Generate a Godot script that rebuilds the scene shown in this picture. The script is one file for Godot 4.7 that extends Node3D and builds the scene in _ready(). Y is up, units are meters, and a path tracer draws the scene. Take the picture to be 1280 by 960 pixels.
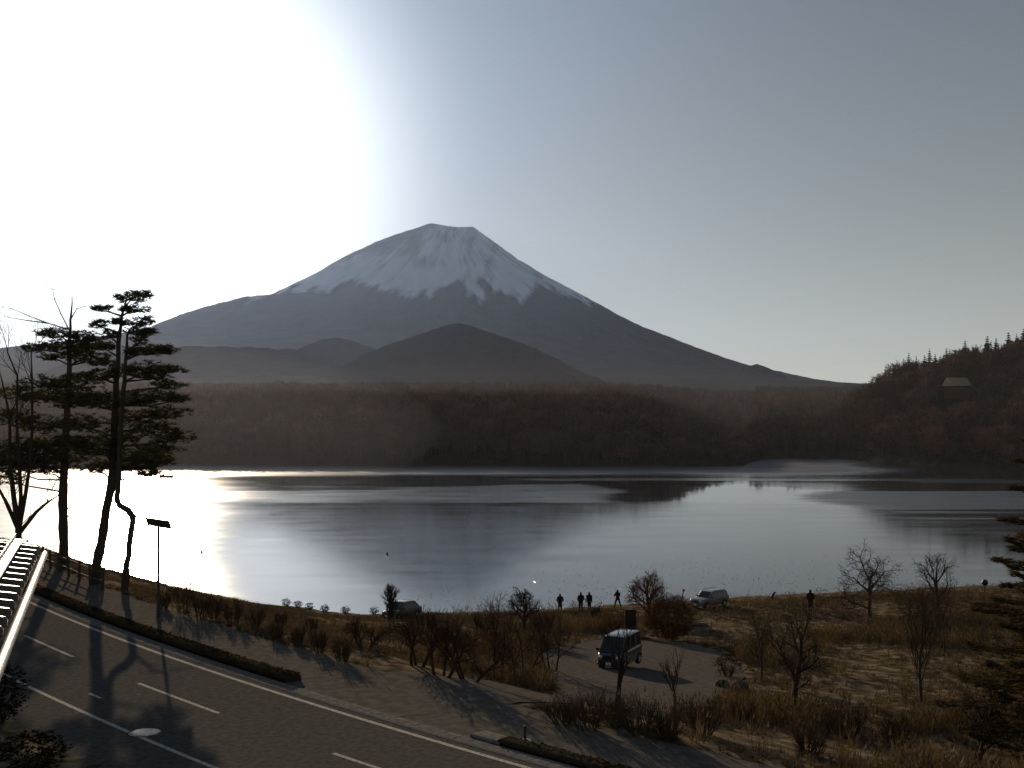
extends Node3D
# A webcam's view over a half frozen lake to a snow capped volcano, low winter sun ahead and to the left.
# x right, y up, camera looks along -z; d below stands for -z (metres ahead of the camera), lake level is y = 0.

const F := 1450.0        # focal length in pixels of a 1280 x 960 picture
const HORIZON := 512.0   # the row of the horizon in that picture
const EYE := 20.0        # camera height above the lake
const ROAD := 10.3       # height of the road

var rng := RandomNumberGenerator.new()
var M := {}
var wobble := FastNoiseLite.new()
var rough_noise := FastNoiseLite.new()

# ------------------------------------------------------------------ mesh building
class MB:
	var v := PackedVector3Array()
	var n := PackedVector3Array()
	var c := PackedColorArray()
	var i := PackedInt32Array()
	var col := Color(1, 1, 1)
	func vert(p: Vector3, nn: Vector3) -> int:
		v.append(p); n.append(nn); c.append(col)
		return v.size() - 1
	func face(a: int, b: int, d: int) -> void:      # counter-clockwise seen from outside
		i.append(a); i.append(d); i.append(b)
	func tri(a: Vector3, b: Vector3, d: Vector3) -> void:
		var nn := (b - a).cross(d - a)
		if nn.length_squared() < 1e-16: return
		nn = nn.normalized()
		face(vert(a, nn), vert(b, nn), vert(d, nn))
	func quad(a: Vector3, b: Vector3, d: Vector3, e: Vector3) -> void:
		var nn := (d - a).cross(e - b)
		if nn.length_squared() < 1e-16: return
		nn = nn.normalized()
		var k := vert(a, nn)
		vert(b, nn); vert(d, nn); vert(e, nn)
		face(k, k + 1, k + 2); face(k, k + 2, k + 3)
	func box(at: Vector3, size: Vector3, b := Basis(), bevel := 0.0) -> void:
		var h := size * 0.5
		var e := minf(bevel, minf(h.x, minf(h.y, h.z)) * 0.6)
		if e <= 0.0:
			var p := []
			for k in 8: p.append(at + b * Vector3(h.x * (1 if k & 1 else -1), h.y * (1 if k & 2 else -1), h.z * (1 if k & 4 else -1)))
			quad(p[4], p[5], p[7], p[6]); quad(p[1], p[0], p[2], p[3]); quad(p[5], p[1], p[3], p[7])
			quad(p[0], p[4], p[6], p[2]); quad(p[6], p[7], p[3], p[2]); quad(p[0], p[1], p[5], p[4])
			return
		# eight-sided rounding about the vertical section, lofted in three steps
		var ring := [Vector2(-1, -1), Vector2(1, -1), Vector2(1, 1), Vector2(-1, 1)]
		var rings := []
		for lv in [[-h.y, e], [-h.y + e, 0.0], [h.y - e, 0.0], [h.y, e]]:
			var row := PackedVector3Array()
			for q in ring:
				var cx: float = q.x * (h.x - lv[1]); var cz: float = q.y * (h.z - lv[1])
				var first := Vector3(cx - q.x * e, lv[0], cz); var second := Vector3(cx, lv[0], cz - q.y * e)
				if q.x * q.y > 0.0: row.append(at + b * second); row.append(at + b * first)
				else: row.append(at + b * first); row.append(at + b * second)
			rings.append(row)
		# the rows above run clockwise or not; put them in angular order
		loft(rings, true, true)
	func loft(rings: Array, closed: bool, caps: bool) -> void:   # flat shaded skin through rows of points
		for r in rings.size() - 1:
			var a: PackedVector3Array = rings[r]; var b: PackedVector3Array = rings[r + 1]
			var m := a.size()
			for k in (m if closed else m - 1):
				quad(a[k], b[k], b[(k + 1) % m], a[(k + 1) % m])
		if caps:
			for w in 2:
				var row: PackedVector3Array = rings[0] if w == 0 else rings[-1]
				var mid := Vector3.ZERO
				for p in row: mid += p / row.size()
				for k in row.size():
					if w == 0: tri(mid, row[k], row[(k + 1) % row.size()])
					else: tri(mid, row[(k + 1) % row.size()], row[k])
	func smooth_loft(rings: Array, closed: bool, caps: bool, out_hint := Vector3.ZERO) -> void:
		var base := v.size()
		var rows := rings.size()
		var m: int = rings[0].size()
		for r in rows:
			var rc := Vector3.ZERO
			for k in m: rc += rings[r][k] / m
			for k in m:
				var p: Vector3 = rings[r][k]
				var du: Vector3 = rings[r][(k + 1) % m if closed else mini(k + 1, m - 1)] - rings[r][(k - 1 + m) % m if closed else maxi(k - 1, 0)]
				var dv: Vector3 = rings[mini(r + 1, rows - 1)][k] - rings[maxi(r - 1, 0)][k]
				var nn := du.cross(dv)
				nn = nn.normalized() if nn.length_squared() > 1e-14 else Vector3.UP
				if closed:
					if nn.dot(p - rc) < 0: nn = -nn
				elif nn.dot(out_hint) < 0: nn = -nn
				vert(p, nn)
		for r in rows - 1:
			for k in (m if closed else m - 1):
				var a := base + r * m + k; var b := base + r * m + (k + 1) % m
				var d := b + m; var e := a + m
				if (v[b] - v[a]).cross(v[d] - v[a]).dot(n[a] + n[d]) > 0: face(a, b, d); face(a, d, e)
				else: face(a, d, b); face(a, e, d)
		if caps:
			for w in 2:
				var row = rings[0] if w == 0 else rings[rows - 1]
				var other = rings[1] if w == 0 else rings[rows - 2]
				var mid := Vector3.ZERO; var mo := Vector3.ZERO
				for p in row: mid += p / m
				for p in other: mo += p / m
				for k in m:
					if (row[k] - mid).cross(row[(k + 1) % m] - mid).dot(mid - mo) > 0: tri(mid, row[k], row[(k + 1) % m])
					else: tri(mid, row[(k + 1) % m], row[k])
	func tube(pts: PackedVector3Array, rad: PackedFloat32Array, sides: int, caps := false) -> void:
		var base := v.size()
		var last := pts.size() - 1
		var side := Vector3.ZERO
		for r in pts.size():
			var t := (pts[mini(r + 1, last)] - pts[maxi(r - 1, 0)]).normalized()
			if side == Vector3.ZERO or absf(side.dot(t)) > 0.95:
				side = t.cross(Vector3.UP if absf(t.y) < 0.9 else Vector3.RIGHT)
			side = (side - t * side.dot(t)).normalized()
			var up := t.cross(side)
			for k in sides:
				var nn := side * cos(TAU * k / sides) + up * sin(TAU * k / sides)
				vert(pts[r] + nn * rad[r], nn)
		for r in last:
			for k in sides:
				var a := base + r * sides + k; var b := base + r * sides + (k + 1) % sides
				face(a, b, b + sides); face(a, b + sides, a + sides)
		if caps:
			for w in 2:
				var o := base if w == 0 else base + last * sides
				for k in range(1, sides - 1):
					if w == 0: tri(v[o], v[o + k + 1], v[o + k])
					else: tri(v[o], v[o + k], v[o + k + 1])
	func rod(a: Vector3, b: Vector3, ra: float, rb := -1.0, sides := 8) -> void:
		tube(PackedVector3Array([a, b]), PackedFloat32Array([ra, ra if rb < 0 else rb]), sides, true)
	func spindle(at: Vector3, prof: Array, sides: int, b := Basis()) -> void:   # a lathed shape: [radius, height] pairs from the bottom
		var rings := []
		for q in prof:
			var row := PackedVector3Array()
			for k in sides: row.append(at + b * Vector3(q[0] * cos(TAU * k / sides), q[1], q[0] * sin(TAU * k / sides)))
			rings.append(row)
		smooth_loft(rings, true, true)
	func join(o: MB, t: Transform3D) -> void:
		var base := v.size()
		for k in o.v.size():
			v.append(t * o.v[k]); n.append((t.basis * o.n[k]).normalized()); c.append(o.c[k])
		var flip := t.basis.determinant() < 0
		for k in range(0, o.i.size(), 3):
			i.append(base + o.i[k])
			i.append(base + o.i[k + (2 if flip else 1)])
			i.append(base + o.i[k + (1 if flip else 2)])
	func mesh() -> ArrayMesh:
		var a := []
		a.resize(Mesh.ARRAY_MAX)
		a[Mesh.ARRAY_VERTEX] = v; a[Mesh.ARRAY_NORMAL] = n; a[Mesh.ARRAY_COLOR] = c; a[Mesh.ARRAY_INDEX] = i
		var m := ArrayMesh.new()
		m.add_surface_from_arrays(Mesh.PRIMITIVE_TRIANGLES, a)
		return m

# ------------------------------------------------------------------ scene tree helpers
var taken := {}
func numbered(called: String) -> String:
	var k: int = taken.get(called, 0)
	taken[called] = k + 1
	return called if k == 0 else "%s_%03d" % [called, k]

func put(called: String, mb, material: Material, parent: Node3D = null) -> MeshInstance3D:
	var o := MeshInstance3D.new()
	o.name = numbered(called) if parent == null else called
	o.mesh = mb.mesh() if mb is MB else mb
	o.material_override = material
	(self if parent == null else parent).add_child(o, true)
	return o

func tag(o: Node, label: String, category := "", group := "", kind := "") -> Node:
	if label != "": o.set_meta("label", label)
	if category != "": o.set_meta("category", category)
	if group != "": o.set_meta("group", group)
	if kind != "": o.set_meta("kind", kind)
	return o

func thing(called: String, label: String, category: String, at := Vector3.ZERO, turn := 0.0, group := "") -> Node3D:
	var o := Node3D.new()
	o.name = numbered(called)
	add_child(o)
	o.position = at; o.rotation.y = turn
	tag(o, label, category, group)
	return o

func copies(called: String, mesh: Mesh, material: Material, places: Array, tints: Array, label: String, category := "") -> MultiMeshInstance3D:
	var mm := MultiMesh.new()
	mm.transform_format = MultiMesh.TRANSFORM_3D
	mm.use_colors = true
	mm.mesh = mesh
	mm.instance_count = places.size()
	for k in places.size():
		mm.set_instance_transform(k, places[k]); mm.set_instance_color(k, tints[k])
	var o := MultiMeshInstance3D.new()
	o.name = numbered(called); o.multimesh = mm; o.material_override = material
	add_child(o)
	tag(o, label, category, "", "stuff")
	return o

func lin(r: float, g: float, b: float) -> Color: return Color(r, g, b).linear_to_srgb()

func paint(r: float, g: float, b: float, rough := 0.9, metal := 0.0, spec := 0.3) -> StandardMaterial3D:
	var m := StandardMaterial3D.new()
	m.albedo_color = lin(r, g, b); m.roughness = rough; m.metallic = metal; m.metallic_specular = spec
	return m

func tinted(rough := 0.9, spec := 0.0) -> StandardMaterial3D:    # colour comes from the vertices
	var m := paint(1, 1, 1, rough, 0.0, spec)
	if spec <= 0.0: m.specular_mode = BaseMaterial3D.SPECULAR_DISABLED
	m.vertex_color_use_as_albedo = true
	return m

func noise_tex(freq: float, colors: Array, offsets: Array, kind := FastNoiseLite.TYPE_SIMPLEX_SMOOTH, size := 512, octaves := 4, salt := 1) -> NoiseTexture2D:
	var t := NoiseTexture2D.new()
	t.width = size; t.height = size; t.seamless = true
	var f := FastNoiseLite.new()
	f.noise_type = kind; f.frequency = freq; f.fractal_octaves = octaves; f.seed = salt
	t.noise = f
	var g := Gradient.new()
	g.offsets = PackedFloat32Array(offsets)
	g.colors = PackedColorArray(colors)
	t.color_ramp = g
	return t

func surface(tex: Texture2D, scale: float, rough: float, bump: Texture2D = null, bump_cm := 1.0, spec := 0.0) -> StandardMaterial3D:
	var m := paint(1, 1, 1, rough, 0, spec)
	m.albedo_texture = tex
	if spec <= 0.0: m.specular_mode = BaseMaterial3D.SPECULAR_DISABLED
	m.uv1_triplanar = true; m.uv1_world_triplanar = true
	m.uv1_scale = Vector3.ONE * scale
	if bump:
		m.heightmap_enabled = true; m.heightmap_texture = bump; m.heightmap_scale = bump_cm
	return m

# ------------------------------------------------------------------ the lie of the land
func smooth(a: float, b: float, x: float) -> float: return smoothstep(a, b, x)

func along(px: Array, py: Array, x: float) -> float:    # piecewise linear
	if x <= px[0]: return py[0]
	for k in range(1, px.size()):
		if x <= px[k]: return lerpf(py[k - 1], py[k], (x - px[k - 1]) / (px[k] - px[k - 1]))
	return py[-1]

func curve_off(t: float) -> float: return -0.65 * (1.0 - pow((t + 17.4) / 17.4, 2))
func road_point(t: float, e: float, y := 0.0) -> Vector3:   # t metres along the road, e metres past its lakeside edge line
	var s := e + curve_off(clampf(t, -64, 24))
	return Vector3(0.676 * t + 0.737 * s, ROAD + y, -(31.75 - 0.737 * t + 0.676 * s))
func road_t(x: float, d: float) -> float: return 0.676 * x - 0.737 * (d - 31.75)
func road_e(x: float, d: float) -> float: return 0.737 * x + 0.676 * (d - 31.75) - curve_off(clampf(road_t(x, d), -64, 24))

func shore(x: float) -> float: return along([-120, -70, -37, -14.5, 5, 22, 55, 140], [112, 120, 123, 111, 114, 121, 130, 150], x) + 1.3 * wobble.get_noise_2d(x * 9.0, 3.0)

func ground_y(x: float, d: float) -> float:
	var e := road_e(x, d)
	var top := ROAD
	if e < -8.0: top = ROAD + smooth(-8.0, -11.0, e) * 0.5
	if e <= 5.0: return top
	var s := shore(x)
	var start := d - (e - 5.0) / 0.676
	if d >= s: return 0.35 - (d - s) * 0.16
	var t := clampf((d - start) / maxf(s - start, 1.0), 0, 1)
	var f := lerpf(0.45 * t + 0.55 * t * t * (3.0 - 2.0 * t), along([0, 0.06, 0.12, 0.22, 0.37, 0.6, 1.0], [0, 0.06, 0.17, 0.32, 0.45, 0.66, 1.0], t), lerpf(0.6, 1.0, smooth(-5.0, 3.0, x)))
	var y := lerpf(ROAD, 0.35, f)
	var bumps := smooth(0.03, 0.1, t) * smooth(1.0, 0.8, t)
	y += bumps * (0.35 * wobble.get_noise_2d(x * 2.0, d * 2.0) + 0.10 * wobble.get_noise_2d(x * 9.0, d * 9.0)) * (1.0 - paved(x, d))
	return y

var lane := [Vector2(-4.5, 39.6), Vector2(-1.5, 40.6), Vector2(1.5, 42.8), Vector2(4.0, 47), Vector2(5.5, 53), Vector2(6.8, 61), Vector2(7.8, 69), Vector2(8.6, 76), Vector2(9.4, 82)]
var lane_w := [3.2, 2.7, 2.4, 2.4, 3.2, 5.0, 6.0, 5.2, 2.5]
func paved(x: float, d: float) -> float:
	var p := Vector2(x, d)
	for k in lane.size() - 1:
		var q := Geometry2D.get_closest_point_to_segment(p, lane[k], lane[k + 1])
		var u: float = (q - lane[k]).length() / (lane[k + 1] - lane[k]).length()
		if p.distance_to(q) < lerpf(lane_w[k], lane_w[k + 1], u) + 0.3: return 1.0
	return 0.0

func hit(px: float, py: float) -> Vector3:     # where the sight line through a pixel of the photograph meets the near ground
	var d := 15.0
	while d < 400.0:
		var x := (px - 640.0) / F * d
		if EYE - (py - HORIZON) / F * d <= maxf(ground_y(x, d), 0.0): break
		d += 0.1
	return Vector3((px - 640.0) / F * d, maxf(ground_y((px - 640.0) / F * d, d), -0.2), -d)

func spot(px: float, d: float) -> Vector3:      # on the near ground, d metres ahead
	var x := (px - 640.0) / F * d
	return Vector3(x, ground_y(x, d), -d)

func air(px: float, py: float, d: float) -> Vector3: return Vector3((px - 640.0) / F * d, EYE - (py - HORIZON) / F * d, -d)

# far land: the opposite shore
func far_shore(q: float) -> float:   # q = x / d
	return along([-0.9, -0.45, -0.25, -0.05, 0.185, 0.2, 0.206, 0.22, 0.29, 0.31, 0.36, 0.44, 0.6, 0.9], [452, 446, 424, 412, 408, 414, 440, 470, 472, 440, 412, 392, 330, 200], q)
func far_y(x: float, d: float) -> float:
	var q := x / d
	var s := far_shore(q) + 5.0 * rough_noise.get_noise_2d(x * 1.3, d * 0.3) + 2.5 * rough_noise.get_noise_2d(x * 6.0, 40.0)
	var inside := d - s
	if inside < 0: return maxf(-6.0, inside * 0.2)
	var y := 2.0 * smooth(0, 12, inside)
	# the low peninsula ahead
	var pen := smooth(0.2, 0.08, q) * (1.0 - 0.3 * smooth(-0.25, -0.5, q))
	y += pen * 8.0 * smooth(8, 110, inside)
	# forest plain that climbs towards the volcano
	y += along([450, 700, 1000, 2000, 3500, 6000, 9000, 30000], [0, 4, 12, 34, 66, 120, 150, 150], d)
	# wooded hill on the right
	var ridge := along([0.27, 0.287, 0.305, 0.33, 0.36, 0.39, 0.42, 0.45, 0.6, 0.9], [2, 10, 21, 30, 33, 37, 39, 44, 60, 66], q)
	y = maxf(y, 2.0 + ridge * smooth(4, 190, inside) * (1.0 - 0.6 * smooth(260, 700, inside))) if q > 0.26 and d < 1300 else y
	y += (0.8 + d * 0.0012) * rough_noise.get_noise_2d(x * 0.35 , d * 0.35) * smooth(10, 60, inside)
	return y

# ------------------------------------------------------------------ plants
func branch(limbs: MB, twigs: MB, at: Vector3, dir: Vector3, length: float, rad: float, level: int, o: Dictionary) -> void:
	var steps := 4 if level < 2 else 3
	var pts := PackedVector3Array([at]); var rads := PackedFloat32Array([rad])
	var p := at; var dd := dir
	for k in steps:
		dd = (dd + Vector3(rng.randf_range(-1, 1), rng.randf_range(-1, 1), rng.randf_range(-1, 1)) * o.kink + Vector3.UP * (o.lift if level > 0 else 0.1) * (-1.0 if o.droop and level > 2 else 1.0)).normalized()
		p += dd * length / steps
		pts.append(p); rads.append(rad * lerpf(1.0, 0.42 if level < o.levels else 0.3, float(k + 1) / steps))
	(limbs if level < 2 else twigs).tube(pts, rads, 6 if level == 0 else (5 if level == 1 else 3))
	if level >= o.levels: return
	var kids: int = o.kids[level]
	for k in kids:
		var f := lerpf(o.low if level == 0 else 0.25, 1.0, (k + rng.randf() * 0.8) / kids)
		var seg := clampf(f * steps, 0.0, steps - 0.01)
		var from := pts[int(seg)].lerp(pts[int(seg) + 1], seg - int(seg))
		var turn: float = TAU * (k * 0.382 + rng.randf() * 0.2) + o.twist
		var ax := (pts[int(seg) + 1] - pts[int(seg)]).normalized()
		var side := ax.cross(Vector3.UP if absf(ax.y) < 0.95 else Vector3.RIGHT).normalized().rotated(ax, turn)
		var lean: float = o.spread * rng.randf_range(0.75, 1.2)
		var nd := (ax * cos(lean) + side * sin(lean)).normalized()
		branch(limbs, twigs, from, nd, length * o.shrink * rng.randf_range(0.75, 1.15) * lerpf(1.1, 0.75, f), maxf(rad * 0.55 * lerpf(1.0, 0.7, f), o.thin), level + 1, o)

func bare_tree(called: String, label: String, category: String, at: Vector3, height: float, trunk: float, col: Color, opts := {}, group := "") -> Node3D:
	var o := {"kids": [6, 5, 5, 4], "levels": 4, "spread": 0.75, "shrink": 0.62, "kink": 0.14, "lift": 0.08, "droop": false, "low": 0.35, "thin": 0.007, "stems": 1, "twist": 0.0, "flare": 0.12}
	o.merge(opts, true)
	o.twist = rng.randf() * TAU
	var root := thing(called, label, category, at, 0.0, group)
	var limbs := MB.new(); var twigs := MB.new()
	limbs.col = col; twigs.col = col * 0.95
	for k in o.stems:
		var a: float = TAU * (k + rng.randf() * 0.6) / o.stems
		var lean: Vector3 = Vector3(cos(a), 0, sin(a)) * (o.flare if o.stems == 1 else 0.25 + o.flare * rng.randf())
		if opts.has("lean"): lean = opts.lean
		branch(limbs, twigs, Vector3(cos(a), 0, sin(a)) * (0.0 if o.stems == 1 else 0.12 * height * 0.5) - Vector3(0, 0.15, 0), (Vector3.UP + lean).normalized(), height * (0.52 if o.stems == 1 else 0.5) * rng.randf_range(0.9, 1.1), trunk, 0, o)
	# bring the tree to its height
	var top := 0.1
	for p in twigs.v: top = maxf(top, p.y)
	var k2 := height / top
	for mb in [limbs, twigs]:
		for q in mb.v.size(): mb.v[q] = Vector3(mb.v[q].x * (0.5 + 0.5 * k2), mb.v[q].y * k2 , mb.v[q].z * (0.5 + 0.5 * k2))
	put("trunk" if o.stems == 1 else "stems", limbs, M.bark, root)
	put("twigs", twigs, M.bark, root)
	return root

func tuft(mb: MB, at: Vector3, reach: float, count: int, up: float, width := 0.012) -> void:   # a spray of needles
	for k in count:
		var a := rng.randf() * TAU
		var dir := Vector3(cos(a), rng.randf_range(-0.4, 1.0) * up, sin(a)).normalized()
		var side := dir.cross(Vector3(rng.randf() - 0.5, rng.randf() - 0.5, rng.randf() - 0.5)).normalized() * width
		var l := reach * rng.randf_range(0.6, 1.1)
		mb.tri(at - side, at + side, at + dir * l)

func pad(mb: MB, at: Vector3, rx: float, ry: float, rz: float, count: int, light: Color) -> void:   # a flat cloud of needle tufts
	for k in count:
		var a := rng.randf() * TAU; var r := sqrt(rng.randf())
		var y := rng.randf_range(-1, 1) * sqrt(maxf(0.0, 1.0 - r * r))
		var j := 1.0 + 0.25 * sin(a * 3.0 + at.x * 7.0) + 0.15 * sin(a * 7.0 + at.y * 5.0)
		mb.col = light * rng.randf_range(0.7, 1.25)
		tuft(mb, at + Vector3(cos(a) * r * rx * j, y * ry - 0.15 * r * ry, sin(a) * r * rz * j), 0.36, 10, 0.9, 0.03)

func pine(label: String, base: Vector3, path: Array, radii: Array, pads: Array, boughs: Array) -> Node3D:
	# path and pads are given relative to the base, in metres
	var root := thing("pine_tree", label, "pine tree", base)
	var tr := MB.new(); tr.col = Color(0.07, 0.055, 0.045)
	var pts := PackedVector3Array(); var rads := PackedFloat32Array()
	for k in path.size():
		if k == 0: pts.append(path[0])
		else:
			for s in 3:
				var f := (s + 1) / 3.0
				var j := Vector3(rng.randf_range(-1, 1), 0, rng.randf_range(-1, 1)) * 0.05
				pts.append(path[k - 1].lerp(path[k], f) + (j if s < 2 else Vector3.ZERO))
		if k == 0: rads.append(radii[0])
		else:
			for s in 3: rads.append(lerpf(radii[k - 1], radii[k], (s + 1) / 3.0) * rng.randf_range(0.9, 1.1))
	tr.tube(pts, rads, 9, true)
	put("trunk", tr, M.bark, root)
	var needles := MB.new()
	for q in pads:
		var bo := MB.new(); bo.col = Color(0.06, 0.048, 0.04)
		var at: Vector3 = q[0]
		# a bough from the nearest point of the trunk a little lower
		var best := pts[0]; var bd := 1e9
		for k in pts.size():
			var cost := pts[k].distance_to(at - Vector3(0, 0.5, 0)) + (3.0 if pts[k].y > at.y + 0.4 else 0.0)
			if cost < bd: bd = cost; best = pts[k]
		var mid := best.lerp(at, 0.5) + Vector3(0, -0.12 * best.distance_to(at) * rng.randf_range(-0.4, 1.0), 0)
		bo.tube(PackedVector3Array([best, mid, at - Vector3(0, q[2] * 0.5, 0)]), PackedFloat32Array([0.07, 0.05, 0.025]), 5)
		for k in 5:
			var a := rng.randf() * TAU
			bo.rod(at - Vector3(0, q[2] * 0.5, 0), at + Vector3(cos(a) * q[1], 0, sin(a) * q[3]) * 0.7, 0.022, 0.008, 4)
		put("bough", bo, M.bark, root)
		pad(needles, at, q[1], q[2], q[3], int(q[1] * q[3] * 62 + 26), Color(0.075, 0.072, 0.042))
	for b in boughs:     # dead boughs
		var bo := MB.new(); bo.col = Color(0.06, 0.048, 0.04)
		var bp := PackedVector3Array(); var br := PackedFloat32Array()
		for k in b.size(): bp.append(b[k]); br.append(lerpf(0.05, 0.012, float(k) / (b.size() - 1)))
		bo.tube(bp, br, 5)
		for k in range(1, b.size()):
			for w in 3:
				bo.rod(b[k], b[k] + Vector3(rng.randf_range(-1, 1), rng.randf_range(-0.3, 0.7), rng.randf_range(-1, 1)) * 0.8, 0.014, 0.004, 3)
		put("dead_bough", bo, M.bark, root)
	put("needles", needles, M.leaf, root)
	return root

func needle_cone(height: float, radius: float, layers: int, per: int, col: Color) -> MB:   # a small conifer of drooping sprays
	var mb := MB.new()
	mb.col = Color(0.05, 0.04, 0.03)
	mb.rod(Vector3(0, -1.0, 0), Vector3(0, height * 0.9, 0), height * 0.016, height * 0.003, 5)
	for l in layers:
		var f := float(l) / layers
		var y := height * lerpf(0.10, 0.97, f)
		var r := radius * pow(1.0 - f, 0.85) * rng.randf_range(0.8, 1.15) + 0.1
		for k in per:
			var a := TAU * (k + rng.randf()) / per
			var out := Vector3(cos(a), 0, sin(a)); var side := Vector3(-sin(a), 0, cos(a))
			var l2 := r * rng.randf_range(0.7, 1.1); var w := l2 * 0.42
			mb.col = col * rng.randf_range(0.6, 1.3)
			var tip := Vector3(0, y - l2 * rng.randf_range(0.15, 0.5), 0) + out * l2
			mb.tri(Vector3(0, y + 0.2, 0), tip - side * w * 0.3 + out * -l2 * 0.3 + Vector3(0, -l2 * 0.1, 0) - side * w, tip)
			mb.tri(Vector3(0, y + 0.2, 0), tip, tip + out * -l2 * 0.3 + Vector3(0, -l2 * 0.1, 0) + side * w)
	return mb

func twig_ball(height: float, r: float, count: int, salt: int) -> MB:     # a distant leafless crown: trunk, limbs and many twigs
	var g := RandomNumberGenerator.new(); g.seed = salt
	var mb := MB.new(); mb.col = Color(1, 1, 1)
	var fork := Vector3(0, height * 0.38, 0)
	mb.rod(Vector3(0, -1.5, 0), fork, 0.16, 0.12, 4)
	for k in 7:
		var a := TAU * (k + g.randf()) / 7
		mb.rod(fork, fork + Vector3(cos(a) * r * 0.6, height * g.randf_range(0.25, 0.5), sin(a) * r * 0.6), 0.10, 0.03, 3)
	for k in count:
		var u := Vector3(g.randf_range(-1, 1), g.randf_range(-0.75, 1), g.randf_range(-1, 1))
		if u.length() > 1.0: u = u.normalized() * g.randf_range(0.75, 1.0)
		var lump := 1.0 + 0.25 * sin(u.x * 6.0 + salt) * cos(u.z * 5.0)
		var at := Vector3(0, height * 0.64, 0) + Vector3(u.x * r, u.y * height * 0.34, u.z * r) * lump
		var dir := (u * Vector3(1, 0.6, 1) + Vector3(0, 0.5, 0) + Vector3(g.randf() - 0.5, g.randf() - 0.5, g.randf() - 0.5) * 0.9).normalized()
		var side := dir.cross(Vector3(g.randf() - 0.5, g.randf() - 0.5, g.randf() - 0.5)).normalized() * g.randf_range(0.10, 0.22)
		mb.tri(at - side, at + side, at + dir * g.randf_range(0.9, 2.0))
	return mb

func round_bush(called: String, label: String, category: String, at: Vector3, size: Vector3, col: Color, leafy: bool, group := "", density := 1.0) -> Node3D:
	var root := thing(called, label, category, at, 0.0, group)
	var st := MB.new(); st.col = Color(0.06, 0.045, 0.035)
	var fol := MB.new()
	for k in 9:
		var a := TAU * (k + rng.randf()) / 9
		st.rod(Vector3(cos(a), 0, sin(a)) * size.x * 0.08 - Vector3(0, 0.1, 0), Vector3(cos(a) * size.x * 0.36, size.y * rng.randf_range(0.5, 0.85), sin(a) * size.z * 0.36), 0.03, 0.01, 4)
	for k in int(size.x * size.y * 130 * density + 60):
		var u := Vector3(rng.randf_range(-1, 1), rng.randf_range(-1, 1), rng.randf_range(-1, 1))
		if u.length() > 1.0: continue
		u = u.normalized() * pow(u.length(), 0.6) * (1.0 + 0.15 * sin(u.x * 9 + at.x) * sin(u.z * 7))
		var p := Vector3(u.x * size.x * 0.5, size.y * (0.5 + 0.5 * u.y), u.z * size.z * 0.5)
		fol.col = col * rng.randf_range(0.6, 1.3)
		if leafy: tuft(fol, p, 0.13, 6, 1.0, 0.022)
		else: tuft(fol, p, 0.34, 4, 1.4, 0.011)
	put("stems", st, M.bark, root)
	put("foliage" if leafy else "twigs", fol, M.leaf, root)
	return root

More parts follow.
